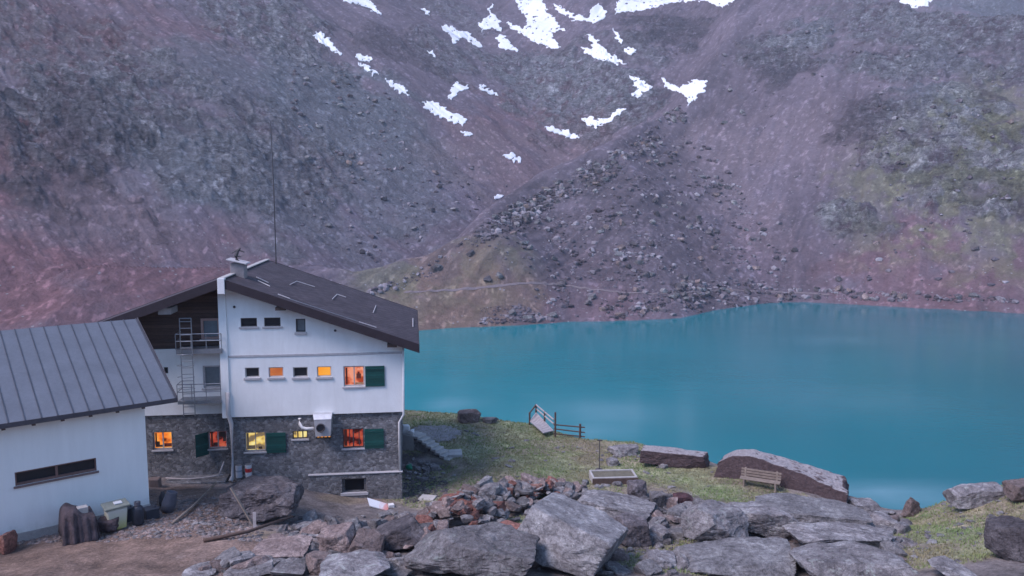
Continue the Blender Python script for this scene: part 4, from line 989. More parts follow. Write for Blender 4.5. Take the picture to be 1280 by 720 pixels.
b.add([H(uCs, VF, -.8), H(uCs, VL, -.8), H(uCs, VL, zb), H(uCs, VF, zb)], [(3, 2, 1, 0)])
wall(b, uL, uCs, -.4, lambda u: zb+.03, VL, list(RLS.values()), .22)
b.add([H(uL, VL, -.4), H(uL, Vb, -.4), H(uL, Vb, zb), H(uL, VL, zb)], [(3, 2, 1, 0)])
b.add([H(uL, Vb, -.4), H(uRs, Vb, -.4), H(uRs, Vb, zb), H(uL, Vb, zb)], [(3, 2, 1, 0)])
b.build('stone_wall', M['masonry'], hut)
b = B(H); wall(b, uC, uR, zb, roofz, VW, list(RW.values()), .16)
b.add([H(uR, VW, zb), H(uR, Vb, zb), H(uR, Vb, roofz(uR)), H(uR, VW, roofz(uR))], [(0, 1, 2, 3)])
b.add([H(uC, VW, zb), H(uC, VL, zb), H(uC, VL, roofz(uC)), H(uC, VW, roofz(uC))], [(3, 2, 1, 0)])
b.add([H(uC, VW, zb), H(uR, VW, zb), H(uR, VF+.05, zb), H(uC, VF+.05, zb)], [(3, 2, 1, 0)])
wall(b, uL, uC, zb+.03, lambda u: zg, VLW, list(RLW.values()), .16)
b.add([H(uL, VLW, zg), H(uC, VLW, zg), H(uC, VL+.1, zg), H(uL, VL+.1, zg)], [(0, 1, 2, 3)])
b.add([H(uL, VLW, zb+.03), H(uC, VLW, zb+.03), H(uC, VL+.02, zb+.03), H(uL, VL+.02, zb+.03)], [(3, 2, 1, 0)])
b.add([H(uL, VLW, zb), H(uL, Vb, zb), H(uL, Vb, zg), H(uL, VLW, zg)], [(3, 2, 1, 0)])
b.add([H(uL, Vb, zb), H(uR, Vb, zb), H(uR, Vb, roofz(uR)), H(ru, Vb, roofz(ru)), H(uL, Vb, roofz(uL))], [(4, 3, 2, 1, 0)])
b.build('plaster_wall', M['plaster'], hut)
b = B(H); wall(b, uL, uC, zg, roofz, VL, list(RLG.values()), .14)
b.add([H(uL, VL, zg), H(uL, Vb, zg), H(uL, Vb, roofz(uL)), H(uL, VL, roofz(uL))], [(3, 2, 1, 0)])
b.build('timber_gable', M['dark_planks'], hut)
# inner shell stops light leaking: floors behind
b = B(H); b.box(uL+.4, uR-.45, 1.6, Vb-.5, -.3, ez-.6); b.build('interior', M['void'], hut)
# string course, pilaster, plinth
zs = HP(400, 443, VW)[1]
b = B(H); b.box(uC+.34, uR+.03, VW-.035, VW+.01, zs-.05, zs+.05); b.build('string_course', M['sill'], hut, bevel=.008)
b = B(H); b.box(uC-.02, uC+.33, VW-.07, VW+.01, zb-.02, roofz(uC+.33)+.1); b.build('corner_pilaster', M['plaster'], hut, bevel=.01)
up_ = HP(407, 594, VF-.1)[0]; zp = HP(450, 592, VF-.1)[1]
b = B(H)
for (a_, c_, z0_, z1_) in ((up_-.8, RSn['cellar'][0]-.12, -.8, zp), (RSn['cellar'][1]+.12, uRs+.08, -.8, zp), (RSn['cellar'][0]-.12, RSn['cellar'][1]+.12, -.8, RSn['cellar'][2]-.1), (RSn['cellar'][0]-.12, RSn['cellar'][1]+.12, RSn['cellar'][3]+.08, zp)):
    b.box(a_, c_, VF-.14, VF+.01, z0_, z1_)
b.build('stone_plinth', M['masonry'], hut, bevel=.015)
b = B(H); b.box(up_-.8, uRs+.11, VF-.19, VF+.01, zp+.002, zp+.05); b.build('plinth_ledge', M['sill'], hut, bevel=.01)
b = B(H); b.box(RSn['cellar'][0]-.2, RSn['cellar'][1]+.2, VF-.17, VF-.02, RSn['cellar'][2]-.16, RSn['cellar'][2]-.02)
b.build('cellar_sill', M['sill'], hut, bevel=.01)
b = B(H); b.box(RSn['cellar'][0]-.03, RSn['cellar'][1]+.03, VF+.2, VF+.26, RSn['cellar'][2]-.03, RSn['cellar'][3]+.03); b.build('cellar_opening', M['void'], hut)
# windows
def window(key, r, v, pane, frame='frame_white', cols=1, sill=True, rev=.12, fw=.045, nm='window', label=None, mull=.05, wide=.06, sd=.08):
    u0, u1, z0, z1 = r; b = B(H); vf = v+rev
    b.box(u0, u1, vf-.05, vf+.02, z0, z0+fw); b.box(u0, u1, vf-.05, vf+.02, z1-fw, z1)
    b.box(u0, u0+fw, vf-.05, vf+.02, z0+fw, z1-fw); b.box(u1-fw, u1, vf-.05, vf+.02, z0+fw, z1-fw)
    for k in range(1, cols):
        m = u0+(u1-u0)*k/cols; b.box(m-mull/2, m+mull/2, vf-.05, vf+.02, z0+fw, z1-fw)
    w = b.build(nm, M[frame], hut)
    if label: w['label'] = label
    b = B(H); b.box(u0+.01, u1-.01, vf+.022, vf+.04, z0+.01, z1-.01); b.build('pane', M[pane], w)
    if sill:
        b = B(H); b.box(u0-wide, u1+wide, v-.07, v+rev-.052, z0-sd, z0-.001); b.build('sill', M['sill'], w, bevel=.008)
    return w
window('a1', RW['a1'], VW, 'glass_dark', 'iron', 1, True, wide=.08, label='dark low attic window')
window('a2', RW['a2'], VW, 'glass_dark', 'iron', 1, True, wide=.08, label='dark low attic window')
window('a3', RW['a3'], VW, 'glass_grey', 'iron', 1, True, sd=.12, label='narrow upright attic window')
window('b1', RW['b1'], VW, 'glass_dark', sd=.10, label='small dark window')
window('b2', RW['b2'], VW, 'lit_flatorange', sd=.10, label='small window lit dull orange')
window('b3', RW['b3'], VW, 'glass_dark', sd=.10, label='small dark window')
window('b4', RW['b4'], VW, 'lit_amber', sd=.10, label='small window lit bright amber')
window('c1', RW['c1'], VW, 'lit_salmon', 'frame_white', 2, True, fw=.06, label='upstairs double window with salmon curtains')
window('d1', RSn['d1'], VF, 'lit_yellow', 'frame_white', 2, True, rev=.16, mull=.03, label='ground floor window lit yellow')
window('d2', RSn['d2'], VF, 'lit_yellow', 'iron', 3, True, rev=.1, label='small yellow lit slot window')
window('d3', RSn['d3'], VF, 'lit_amber', 'iron', 4, False, rev=.1, label='thin lit slot under the duct hood')
window('d4', RSn['d4'], VF, 'lit_red', 'iron', 2, True, rev=.14, label='ground floor window glowing dim red')
window('e1', RLW['e1'], VLW, 'glass_dark', 'iron', 1, False)
window('e2', RLW['e2'], VLW, 'glass_grey', 'sill', 1, True, fw=.08, label='grey curtained window behind the ladder')
window('f1', RLS['f1'], VL, 'lit_orange', 'frame_white', 2, True, rev=.15, label='window lit bright orange nearest the barn')
window('f2', RLS['f2'], VL, 'lit_red', 'frame_white', 2, True, rev=.15, label='window lit red beside the downpipe')
window('g1', RLG['g1'], VL, 'glass_grey', 'frame_pink', 1, True, rev=.06, fw=.11, label='gable window with reddish frame')
def shutter(px0, px1, py0, py1, v, lab):
    u0, u1, z0, z1 = rect(px0, px1, py0, py1, v-.05); b = B(H); b.box(u0+.02, u1, v-.07, v-.03, z0, z1)
    s_ = b.build('shutter', M['green'], hut, bevel=.005); s_['label'] = lab
    b = B(H); 
    for z in (z0+.12, z1-.17):
        b = B(H); b.box(u0+.05, u1-.04, v-.085, v-.0705, z, z+.06); b.build('batten', M['green'], s_)
def clutter(r, v, rev, boxes):  # dark flat shapes added before the lit panes: furniture, flower, curtains
    u0, u1, z0, z1 = r; w_, h_ = u1-u0, z1-z0
    for (a, c_, e, f, mt) in boxes:
        b = B(H); b.box(u0+a*w_, u0+c_*w_, v+rev+.004, v+rev+.018, z0+e*h_, z0+f*h_); b.build('interior_silhouette', M[mt], hut)
M['dim_red'] = m_simple('unlit_red_shape', (.20, .05, .03), .4, 6, .9, 0); M['dim_tan'] = m_simple('unlit_tan_shape', (.40, .26, .14), .3, 6, .9, 0)
clutter(RLS['f1'], VL, .15, [(.08, .30, .10, .42, 'dark_wood'), (.30, .47, .10, .22, 'dark_wood'), (.54, .92, .10, .30, 'dim_red'), (.08, .16, .42, .9, 'dim_red')])
clutter(RLS['f2'], VL, .15, [(.10, .20, .1, .9, 'dim_red'), (.55, .92, .62, .92, 'dark_wood'), (.75, .92, .35, .62, 'dark_wood'), (.26, .46, .10, .3, 'dark_wood')])
clutter(RSn['d1'], VF, .16, [(.06, .16, .08, .92, 'dim_tan'), (.16, .46, .08, .28, 'dim_tan'), (.62, .8, .08, .2, 'dark_wood')])
clutter(RW['c1'], VW, .12, [(.10, .18, .1, .9, 'dim_red'), (.60, .82, .36, .6, 'dim_red'), (.66, .76, .60, .68, 'dim_red'), (.55, .92, .08, .16, 'dim_tan')])
clutter(RSn['d4'], VF, .14, [(.06, .2, .08, .92, 'dim_red'), (.3, .34, .08, .92, 'iron'), (.75, .79, .08, .92, 'iron')])
shutter(455.8, 480.5, 457.5, 483, VW, 'open dark green shutter upstairs')
shutter(454.8, 479.5, 536, 560.5, VF, 'open dark green shutter beside the red lit window')
shutter(331.8, 357, 541, 566, VF, 'open dark green shutter beside the yellow lit window')
u0, u1, z0, z1 = rect(244, 259.5, 540, 568, VL)
b = B(H); b.hexa([H(u0+.12, VL-.5, z0), H(u1, VL-.05, z0), H(u1+.02, VL-.01, z0), H(u0+.15, VL-.46, z0), H(u0+.12, VL-.5, z1), H(u1, VL-.05, z1), H(u1+.02, VL-.01, z1), H(u0+.15, VL-.46, z1)])
s_ = b.build('shutter', M['green'], hut); s_['label'] = 'half open dark shutter left of the red lit window'
# roof
def roof_pt(u, v, dz=0): return H(u, v, rz-slope*abs(u-ru)+dz)
le = ru-(eu-ru)
b = B(H)
for (ua, ub) in ((ru, eu), (le, ru)):
    pts = [roof_pt(ua, RV0+.06, -.12), roof_pt(ub, RV0+.06, -.12), roof_pt(ub, RV1, -.12), roof_pt(ua, RV1, -.12), roof_pt(ua, RV0+.06), roof_pt(ub, RV0+.06), roof_pt(ub, RV1), roof_pt(ua, RV1)]
    b.hexa(pts)
roof = b.build('roof', M['shingle'], hut)
b = B(H)
for (ua, ub) in ((ru+.16, eu+.03), (le-.03, ru-.16)):
    b.hexa([roof_pt(ua, RV0, -RT), roof_pt(ub, RV0, -RT), roof_pt(ub, RV0+.058, -RT), roof_pt(ua, RV0+.058, -RT), roof_pt(ua, RV0, .03), roof_pt(ub, RV0, .03), roof_pt(ub, RV0+.058, .03), roof_pt(ua, RV0+.058, .03)])
    b.hexa([roof_pt(ua, RV1+.002, -.3), roof_pt(ub, RV1+.002, -.3), roof_pt(ub, RV1+.06, -.3), roof_pt(ua, RV1+.06, -.3), roof_pt(ua, RV1+.002, .02), roof_pt(ub, RV1+.002, .02), roof_pt(ub, RV1+.06, .02), roof_pt(ua, RV1+.06, .02)])
for ue, sg in ((eu, 1), (le, -1)):
    z = rz-slope*(eu-ru); a, c = sorted((ue+.002*sg, ue+.03*sg)); b.box(a, c, RV0+.06, RV1, z-.28, z+.015)
b.build('fascia_board', M['fascia'], roof)
b = B(H)
for (ua, ub) in ((ru, eu-.03), (le+.03, ru)):
    b.hexa([roof_pt(ua, RV0+.1, -.30), roof_pt(ub, RV0+.1, -.26), roof_pt(ub, RV1-.05, -.26), roof_pt(ua, RV1-.05, -.30), roof_pt(ua, RV0+.1, -.122), roof_pt(ub, RV0+.1, -.122), roof_pt(ub, RV1-.05, -.122), roof_pt(ua, RV1-.05, -.122)])
b.build('soffit', M['dark_planks'], roof)
b = B(H); b.box(ru-.15, ru+.15, RV0-.05, RV0+.25, rz-.66, rz+.04); b.build('ridge_beam_end', M['white_paint'], hut, bevel=.01)
b = B(H); zt = rz+.02
b.box(ru-.13, ru+.13, RV0+.06, RV1, rz+.005, rz+.06); b.build('ridge_cap', M['concrete'], roof, bevel=.01)
for px_, py_ in ((350, 386), (490, 433)):
    u_, z_ = HP(px_, py_, RV0+.1); b = B(H); zc_ = rz-slope*abs(u_-ru)-.30
    b.box(u_-.22, u_+.22, RV0+.14, VW+.01, zc_-.26, zc_-.04-slope*.22); b.build('purlin_end', M['dark_wood'], hut)
u_, z_ = HP(209, 388, -.2); zc_ = rz-slope*abs(u_-ru)-.34
b = B(H); b.box(u_-.32, u_+.22, -.45, VL+.05, zc_-.34, zc_-.06); b.build('purlin_end', M['sill'], hut)
# light snow guards and rods lying on the shingles
def roof_hit(px, py):
    d = ray(px, py); c = np.array([0, 0, CZ]); best = None
    p0 = H(ru, 0, rz); e1 = UV_; e2 = (H(eu, 0, ez)-H(ru, 0, rz)); nrm = np.cross(e1, e2); nrm /= np.linalg.norm(nrm)
    t = ((p0-c)@nrm)/(d@nrm); q = c+t*d
    nn = nrm if nrm[2] > 0 else -nrm; return q+nn*.05
for ln in ([(320, 347.5), (335, 354.5)], [(322, 352), (337, 359)], [(362, 357), (370.5, 352.5), (393, 359.5)], [(415, 375), (421, 368.8), (432, 372.5)], [(466, 392), (469.5, 383)], [(515.8, 399), (515.8, 409.5)], [(448, 403.5), (470, 410.5)], [(347, 369), (362, 374.5)]):
    b = B(); b.tube([roof_hit(*p) for p in ln], .022, 6); b.build('snow_guard', M['sill'], roof)
b = B(); b.tube([roof_hit(362, 375), roof_hit(447, 403)], .018, 5); b.build('wire', M['galv'], roof)
# chimney
cu, cz_ = HP(299, 343, 1.6)
b = B(H); b.box(cu-.34, cu+.30, 1.3, 2.0, rz-.5, rz+.52); ch = b.build('chimney', m_simple('sooty_render', (.22, .20, .205), .35, 4, .9, .5), hut, bevel=.02)
b = B(H); b.hexa([H(cu-.48, 1.15, rz+.68), H(cu+.42, 1.15, rz+.46), H(cu+.42, 2.15, rz+.46), H(cu-.48, 2.15, rz+.68), H(cu-.48, 1.15, rz+.74), H(cu+.42, 1.15, rz+.52), H(cu+.42, 2.15, rz+.52), H(cu-.48, 2.15, rz+.74)])
b.build('cap_slab', M['sill'], ch, bevel=.01)
b = B(H); b.tube([H(cu-.08, 1.6, rz+.6), H(cu-.12, 1.6, rz+.85), H(cu-.02, 1.6, rz+1.1)], [.13, .1, .06], 8); b.tube([H(cu-.3, 1.6, rz+.98), H(cu-.02, 1.6, rz+1.14), H(cu+.28, 1.6, rz+1.02)], .035, 6)
b.tube([H(cu-.02, 1.6, rz+1.1), H(cu+.1, 1.6, rz+1.22)], [.08, .03], 6); b.tube([H(cu-.2, 1.6, rz+.85), H(cu+.12, 1.6, rz+.8)], .03, 6)
b.build('cowl', M['iron'], ch)
# mast on the ridge's far end
mu = HP(345.5, 328, RV1-.4)[0]; mz = HP(343.5, 152, RV1-.4)[1]
b = B(H); b.tube([H(mu, RV1-.5, rz-.6), H(mu, RV1-.5, (rz+mz)/2), H(mu-.05, RV1-.5, mz)], [.045, .035, .02], 6)
b.tube([H(mu-.3, RV1-.5, mz-.5), H(mu+.3, RV1-.5, mz-.45)], .012, 5)
b.build('antenna_mast', M['iron'], hut)
# downpipes
b = B(H); x0, z0 = HP(285.5, 518, -.2); x1, z1 = HP(289, 530, -.2); x2, z2 = HP(291.5, 597, -.2)
b.tube([H(x0, -.2, zb+1.2), H(x0, -.2, z0), H(x1, -.18, z1), H(x2, -.18, z2+.1), H(x2-.08, -.38, z2-.1)], .10, 10); b.build('downpipe', M['sill'], hut, True)
b = B(H); x0, z0 = HP(501.5, 516, -.08); x2, z2 = HP(500.5, 592, -.08); b.tube([H(uR+.07, -.22, roofz(uR)-.1), H(uR+.05, -.22, zb-.1), H(uRs-.02, -.1, zb-.5), H(uRs-.02, -.1, z2)], .05, 8); b.build('downpipe', M['white_paint'], hut, True)
# ventilation duct on the ground floor wall
u0, u1, z0, z1 = rect(392, 414.5, 518, 545, -.45)
b = B(H); b.hexa([H(u0+.08, -.62, z0+.02), H(u1-.06, -.62, z0+.02), H(u1-.06, -.005, z0+.02), H(u0+.08, -.005, z0+.02), H(u0+.02, -.62, z1-.2), H(u1, -.62, z1-.2), H(u1, -.005, z1-.2), H(u0+.02, -.005, z1-.2)])
b.hexa([H(u0+.02, -.64, z1-.198), H(u1, -.64, z1-.198), H(u1, -.005, z1-.198), H(u0+.02, -.005, z1-.198), H(u0-.04, -.45, z1+.02), H(u1+.03, -.45, z1+.02), H(u1+.03, -.13, z1+.02), H(u0-.04, -.13, z1+.02)])
du = b.build('ventilation_duct', M['zinc'], hut, bevel=.01)
uc, zc = (u0+u1)/2-.08, (z0+z1)/2-.06
b = B(H); A3 = np.stack([UU_, np.array([0, 0, 1.]), -UV_], -1)
b.lathe(H(uc, -.6, zc), [(.20, 0), (.20, .14), (.17, .14), (.15, .03)], 16, A3); b.build('outlet', M['iron'], du)
b = B(H); p = [HP(x, y, -.35) for x, y in ((374.5, 523), (374.5, 530), (377.5, 534.5), (383, 536), (392, 535.5))]
b.tube([H(u, -.35, z) for u, z in p], .075, 10); b.build('pipe_elbow', M['white_paint'], hut, True)
# balcony, lower landing and ladder
def rail(nm, u0, u1, v0, v1, zf, h, plate):
    b = B(H); b.box(u0, u1, v0, v1, zf-plate, zf); p = b.build(nm, M['galv'], hut)
    b = B(H)
    for zz in (h, h*.55): b.tube([H(u0, v1-.02, zf+zz), H(u0, v0, zf+zz), H(u1, v0, zf+zz)], .022, 6)
    for u in np.linspace(u0, u1, 4): b.tube([H(u, v0, zf), H(u, v0, zf+h)], .02, 6)
    b.build('railing', M['galv'], p)
u0, z1 = HP(219, 418, -.35); u1, _ = HP(277, 418, -.35); _, z0 = HP(240, 437, -.35)
rail('balcony', u0, u1-.03, -.35, VLW-.01, z0, z1-z0, .2)
u0, z1 = HP(221, 481, -.35); u1, _ = HP(276, 481, -.35); _, z0 = HP(240, 501.5, -.35)
rail('landing', u0, u1-.02, -.35, VLW-.01, z0, z1-z0, .14)
b = B(H); ua = HP(226, 440, -.45)[0]; ub = HP(240.5, 440, -.45)[0]; zt = HP(230, 398, -.45)[1]; zl = HP(230, 520, -.45)[1]
for u in (ua, ub): b.tube([H(u, -.45, zl), H(u, -.45, zt)], .024, 6)
z = zl+.12
while z < zt: b.tube([H(ua, -.45, z), H(ub, -.45, z)], .018, 6); z += .30
b.tube([H(ua, -.45, zt), H(ub, -.45, zt)], .022, 6)
b.build('ladder', M['galv'], hut)
for zz in np.linspace(zl+.8, zl+2.9, 5):
    b = B(H); b.tube([H(ua, -.45, zz), H(ua-.12, -.75, zz), H((ua+ub)/2, -.95, zz), H(ub+.12, -.75, zz), H(ub, -.45, zz)], .012, 5); b.build('safety_hoop', M['galv'], hut)
# small dark wall marks: lamp and vent
for px_, py_ in ((293, 383.5), (419, 413)):
    u_, z_ = HP(px_, py_, VW); b = B(H); b.lathe(H(u_, VW+.01, z_), [(.05, 0), (.06, .05), (.03, .09)], 10, A3); b.build('wall_vent', M['iron'], hut)

# low ledge and pipe along the left part
a_, zz_ = HP(205, 612, -.6); c_, _ = HP(262, 606, -.6)
def seg_obj(name, pts, r, mat, label, cat, nn=8, rs=None):
    b = B(); b.tube(pts, rs or r, nn); o = b.build(name, M[mat], None, True, org=np.array(pts[0])); tag(o, label, cat); return o
g = lambda px, py, up=0: near_hit(px, py)+np.array([0, 0, up])
seg_obj('water_hose', [H(HP(207, 598, -.1)[0], -.1, HP(207, 598, -.1)[1]+.02), H(HP(235, 600, -.1)[0], -.1, HP(235, 599, -.1)[1]), H(HP(262, 596, -.1)[0], -.1, HP(262, 596, -.1)[1]), H(HP(279, 593, -.1)[0], -.1, HP(279, 593, -.1)[1])], .035, 'grey_wood', 'thin pale pipe running along the foot of the recessed stone wall', 'pipe')
b = B(H); u0, _ = HP(204, 604, -.4); u1, z1 = HP(282, 601, -.4); zz = z1
b.box(u0, u1, -.45, VL-.01, zz-1.2, zz); o = b.build('retaining_ledge', M['masonry'], None, org=H(u0, 0, zz-1.2), bevel=.02); tag(o, 'low dark stone ledge along the foot of the recessed hut wall', 'ledge')
b = B(H); u0, zt = HP(188, 597, -1.0); u1, _ = HP(201, 597, -1.0); b.box(u0, u1, -1.3, -.9, zt-1.4, zt)
o = b.build('stone_pillar', m_simple('brown_block', (.16, .12, .11), .3, 4, .9, .4), None, org=H(u0, -1.1, zt-1.4), bevel=.03); tag(o, 'squat brown block between the barn corner and the hut', 'block')
# two cans against the wall
def can(px, py, mat, r, h, lab, cat='can', name='paint_can', rim=True):
    u, z = HP(px, py, -.28); p = H(u, -.28, z); t_ = thing(name, lab, cat, tuple(p))
    b = B(); b.lathe((0, 0, 0), [(r*.95, 0), (r, .02), (r, h*.33), (r*1.03, h*.35), (r, h*.37), (r, h*.66), (r*1.03, h*.68), (r, h*.7), (r, h-.02), (r*.95, h)], 18)
    me = b; o = mk('body', np.array(me.V)+p, me.F, M[mat], t_); 
    b = B(); b.lathe(p+np.array([0, 0, h+.002]), [(r*.9, 0), (r*.9, .02), (r*.3, .03)], 16); b.build('lid', M['galv'], t_)
can(299, 596.5, 'grey_band', .15, .56, 'pale grey can by the wall beside the downpipe'); can(311, 596, 'red_band', .15, .58, 'white can with a red band by the wall')

# ------------------------------------------------------------------ barn
BC = at(187, 632, 30.0); zB = BC[2]
BE = np.array([.777, .629, 0]); BN = np.array([.629, -.777, 0])     # along the wall, outwards to the viewer
def K(s, w, z): return BC+s*BE+w*BN+np.array([0, 0, z])
barn = thing('barn', 'white plastered barn with grey standing-seam metal roof and slot window', 'building', tuple(BC))
def KP(px, py, w=0.):
    d = ray(px, py); c = np.array([0, 0, CZ]); t = ((BC+w*BN-c)@BN)/(d@BN); p = c+t*d-BC; return float(p@BE), float(p[2])
s_e, z_e = KP(220.5, 497.5, .55)
# ridge: where sight line (171,399) meets the verge plane s = s_e
d = ray(171, 398.5); c = np.array([0, 0, CZ]); t = ((BC+s_e*BE-c)@BE)/(d@BE); p = c+t*d-BC; w_r = float(p@BN); z_r = float(p[2])
print('barn', s_e, z_e, w_r, z_r); print('hut', ru, rz, eu, ez, slope, 'uL', uL, 'zb', zb, 'HO', HO)
SL = -13.0
sw = (z_r-z_e)/(.55-w_r)
def bz(w): return z_r-(w-w_r)*sw if w > w_r else z_r-(w_r-w)*.1
hs = [KP(18, 590)[0], KP(120, 571)[0]]; wz0 = (KP(18, 610)[1]+KP(120, 587)[1])/2; wz1 = (KP(18, 591)[1]+KP(120, 572)[1])/2
b = B(K)
wall_top = bz(0)-.14
us = [SL, hs[0], hs[1], 0]
for a, e in zip(us[:-1], us[1:]):
    if a == hs[0]:
        b.add([K(a, 0, -.6), K(e, 0, -.6), K(e, 0, wz0), K(a, 0, wz0)], [(0, 1, 2, 3)]); b.add([K(a, 0, wz1), K(e, 0, wz1), K(e, 0, wall_top), K(a, 0, wall_top)], [(0, 1, 2, 3)])
        for q in (((a, wz0), (e, wz0)), ((e, wz0), (e, wz1)), ((e, wz1), (a, wz1)), ((a, wz1), (a, wz0))):
            (p_, r_), (s2, t2) = q; b.add([K(p_, 0, r_), K(s2, 0, t2), K(s2, -.25, t2), K(p_, -.25, r_)], [(0, 1, 2, 3)])
    else: b.add([K(a, 0, -.6), K(e, 0, -.6), K(e, 0, wall_top), K(a, 0, wall_top)], [(0, 1, 2, 3)])
wb = w_r+.1
for s0 in (0, SL): b.add([K(s0, 0, -.6), K(s0, wb, -.6), K(s0, wb, bz(wb)-.14), K(s0, 0, wall_top)], [(0, 1, 2, 3)])
b.add([K(SL, wb, -.6), K(0, wb, -.6), K(0, wb, bz(wb)-.14), K(SL, wb, bz(wb)-.14)], [(3, 2, 1, 0)])
b.build('wall', M['barn_plaster'], barn)
b = B(K)
b.hexa([K(SL-.3, .55, z_e-.12), K(s_e, .55, z_e-.12), K(s_e, w_r, z_r-.12), K(SL-.3, w_r, z_r-.12), K(SL-.3, .55, z_e), K(s_e, .55, z_e), K(s_e, w_r, z_r), K(SL-.3, w_r, z_r)])
b.hexa([K(SL-.3, w_r, z_r-.12), K(s_e, w_r, z_r-.12), K(s_e, w_r-.4, z_r-.2), K(SL-.3, w_r-.4, z_r-.2), K(SL-.3, w_r, z_r), K(s_e, w_r, z_r), K(s_e, w_r-.4, z_r-.08), K(SL-.3, w_r-.4, z_r-.08)])
br = b.build('roof', M['barn_roof'], barn)
b = B(K); s = s_e-.03
k = 0
while s > SL:
    b.hexa([K(s-.03, .56, z_e+.001), K(s, .56, z_e+.001), K(s, w_r, z_r+.001), K(s-.03, w_r, z_r+.001), K(s-.03, .56, z_e+.03), K(s, .56, z_e+.03), K(s, w_r, z_r+.03), K(s-.03, w_r, z_r+.03)]); s -= .50
b.build('standing_seams', m_simple('seam_metal', (.06, .065, .08), .3, 3, .5, .1), br)
b = B(K); b.hexa([K(SL-.3, .552, z_e-.16), K(s_e+.01, .552, z_e-.16), K(s_e+.01, .59, z_e-.16), K(SL-.3, .59, z_e-.16), K(SL-.3, .552, z_e+.01), K(s_e+.01, .552, z_e+.01), K(s_e+.01, .59, z_e+.01), K(SL-.3, .59, z_e+.01)])
b.hexa([K(s_e+.002, .55, z_e-.16), K(s_e+.04, .55, z_e-.16), K(s_e+.04, w_r, z_r-.16), K(s_e+.002, w_r, z_r-.16), K(s_e+.002, .55, z_e+.06), K(s_e+.04, .55, z_e+.06), K(s_e+.04, w_r, z_r+.06), K(s_e+.002, w_r, z_r+.06)])
b.build('roof_edge', m_simple('verge_board', (.07, .065, .075), .3, 3, .6, .2), br)
s = -.1
while s > SL:
    b = B(K); zr0 = bz(.5)-.125; zr1 = bz(0)-.125
    b.hexa([K(s-.12, .5, zr0-.14), K(s, .5, zr0-.14), K(s, -.02, zr1-.14), K(s-.12, -.02, zr1-.14), K(s-.12, .5, zr0), K(s, .5, zr0), K(s, -.02, zr1), K(s-.12, -.02, zr1)]); b.build('rafter_end', M['dark_wood'], barn); s -= .9
# slot window
b = B(K)
fw = .05
for (a, e, z0, z1) in ((hs[0], hs[1], wz0, wz0+.09), (hs[0], hs[1], wz1-fw, wz1), (hs[0], hs[0]+fw, wz0+.09, wz1-fw), (hs[1]-fw, hs[1], wz0+.09, wz1-fw), ((hs[0]+hs[1])/2-.04, (hs[0]+hs[1])/2+.04, wz0+.09, wz1-fw)):
    b.box(a, e, -.04, -.12, z0, z1)
w = b.build('window', m_simple('brown_window_wood', (.17, .10, .085), .3, 5, .8, .3), barn)
b = B(K); b.box(hs[0]+.01, hs[1]-.01, -.14, -.16, wz0+.01, wz1-.01); b.build('pane', M['glass_dark'], w)
b = B(K); b.box(hs[0]-.06, hs[1]+.06, .06, -.038, wz0-.07, wz0-.001); b.build('sill', m_simple('brown_sill_wood', (.19, .13, .12), .3, 5, .8, .3), w)
b = B(K); b.box(SL, .03, .05, -.0, -.6, .07); b.build('plinth', M['concrete'], barn)

# ---- things along the barn wall
def base_at(px, py): return near_hit(px, py)
# tarpaulin-covered heap
p = base_at(101, 676); s1 = p[1]/1000
tt = thing('covered_stack', 'heap draped in a dark brown tarpaulin against the barn wall', 'covered stack', tuple(p))
def drape(c, ax, L, D_, Ht, nx=36, ny=14, seed=3):
    V = []; Fq = []; e = BE; nrm = BN; prof = []
    rows = [(-.5, Ht), (-.25, Ht), (0, Ht), (.2, Ht), (.42, Ht*.97), (.5, Ht*.86), (.54, Ht*.66), (.57, Ht*.46), (.61, Ht*.26), (.66, .10), (.70, 0.)]
    for j, (w_, z_) in enumerate(rows):
        for i in range(nx+1):
            t_ = i/nx*2-1; k_ = max(0, abs(t_)-.8)/.2
            zz = z_*(1-.75*k_*k_); top = Ht*(1+.16*math.sin(3*t_+seed))
            zz *= top/Ht
            fold = .16*float(noise2(np.array([t_*4.5]), np.array([w_*1.5]), seed))+.05*float(noise2(np.array([t_*11.]), np.array([w_*2.]), seed+3))
            amp = min(1, max(0, (Ht-z_)/Ht*1.6))
            ww = w_*D_+fold*amp+.05*k_
            V.append(c+e*(t_*L/2*(1+.08*(1-z_/Ht)))+nrm*ww+np.array([0, 0, zz+.03*math.sin(9*t_+j)]))
    for j in range(len(rows)-1):
        for i in range(nx): a = j*(nx+1)+i; Fq.append((a, a+1, a+nx+2, a+nx+1))
    return V, Fq
V, Fq = drape(p+BN*-.3, BE, 1.12, .85, 1.02); o = mk('tarpaulin', V, Fq, M['tarp'], tt, True); sm = o.modifiers.new('t', 'SOLIDIFY'); sm.thickness = .02
b = B(lambda u, v, z: p+BE*u+BN*v+np.array([0, 0, z])); b.box(-.4, .4, -.6, -.06, 0, .8); b.build('stacked_goods', M['dark_wood'], tt)
b = B(lambda u, v, z: p+BE*u+BN*v+np.array([0, 0, z])); b.box(-.02, .32, -.42, -.12, .90, 1.12); o = b.build('box_flap', M['light_stone'], tt, bevel=.01)
# ragged sack beside it
P_, Fc_ = rock_verts(222, 4, (.85, .6, .62), 7, .1, .2); q = base_at(133, 666); o = mk('sack', P_+q+np.array([0, .1, .25]), Fc_, M['tarp'], None, True, org=q); tag(o, 'slumped brown sack between the covered heap and the yellow container', 'sack')
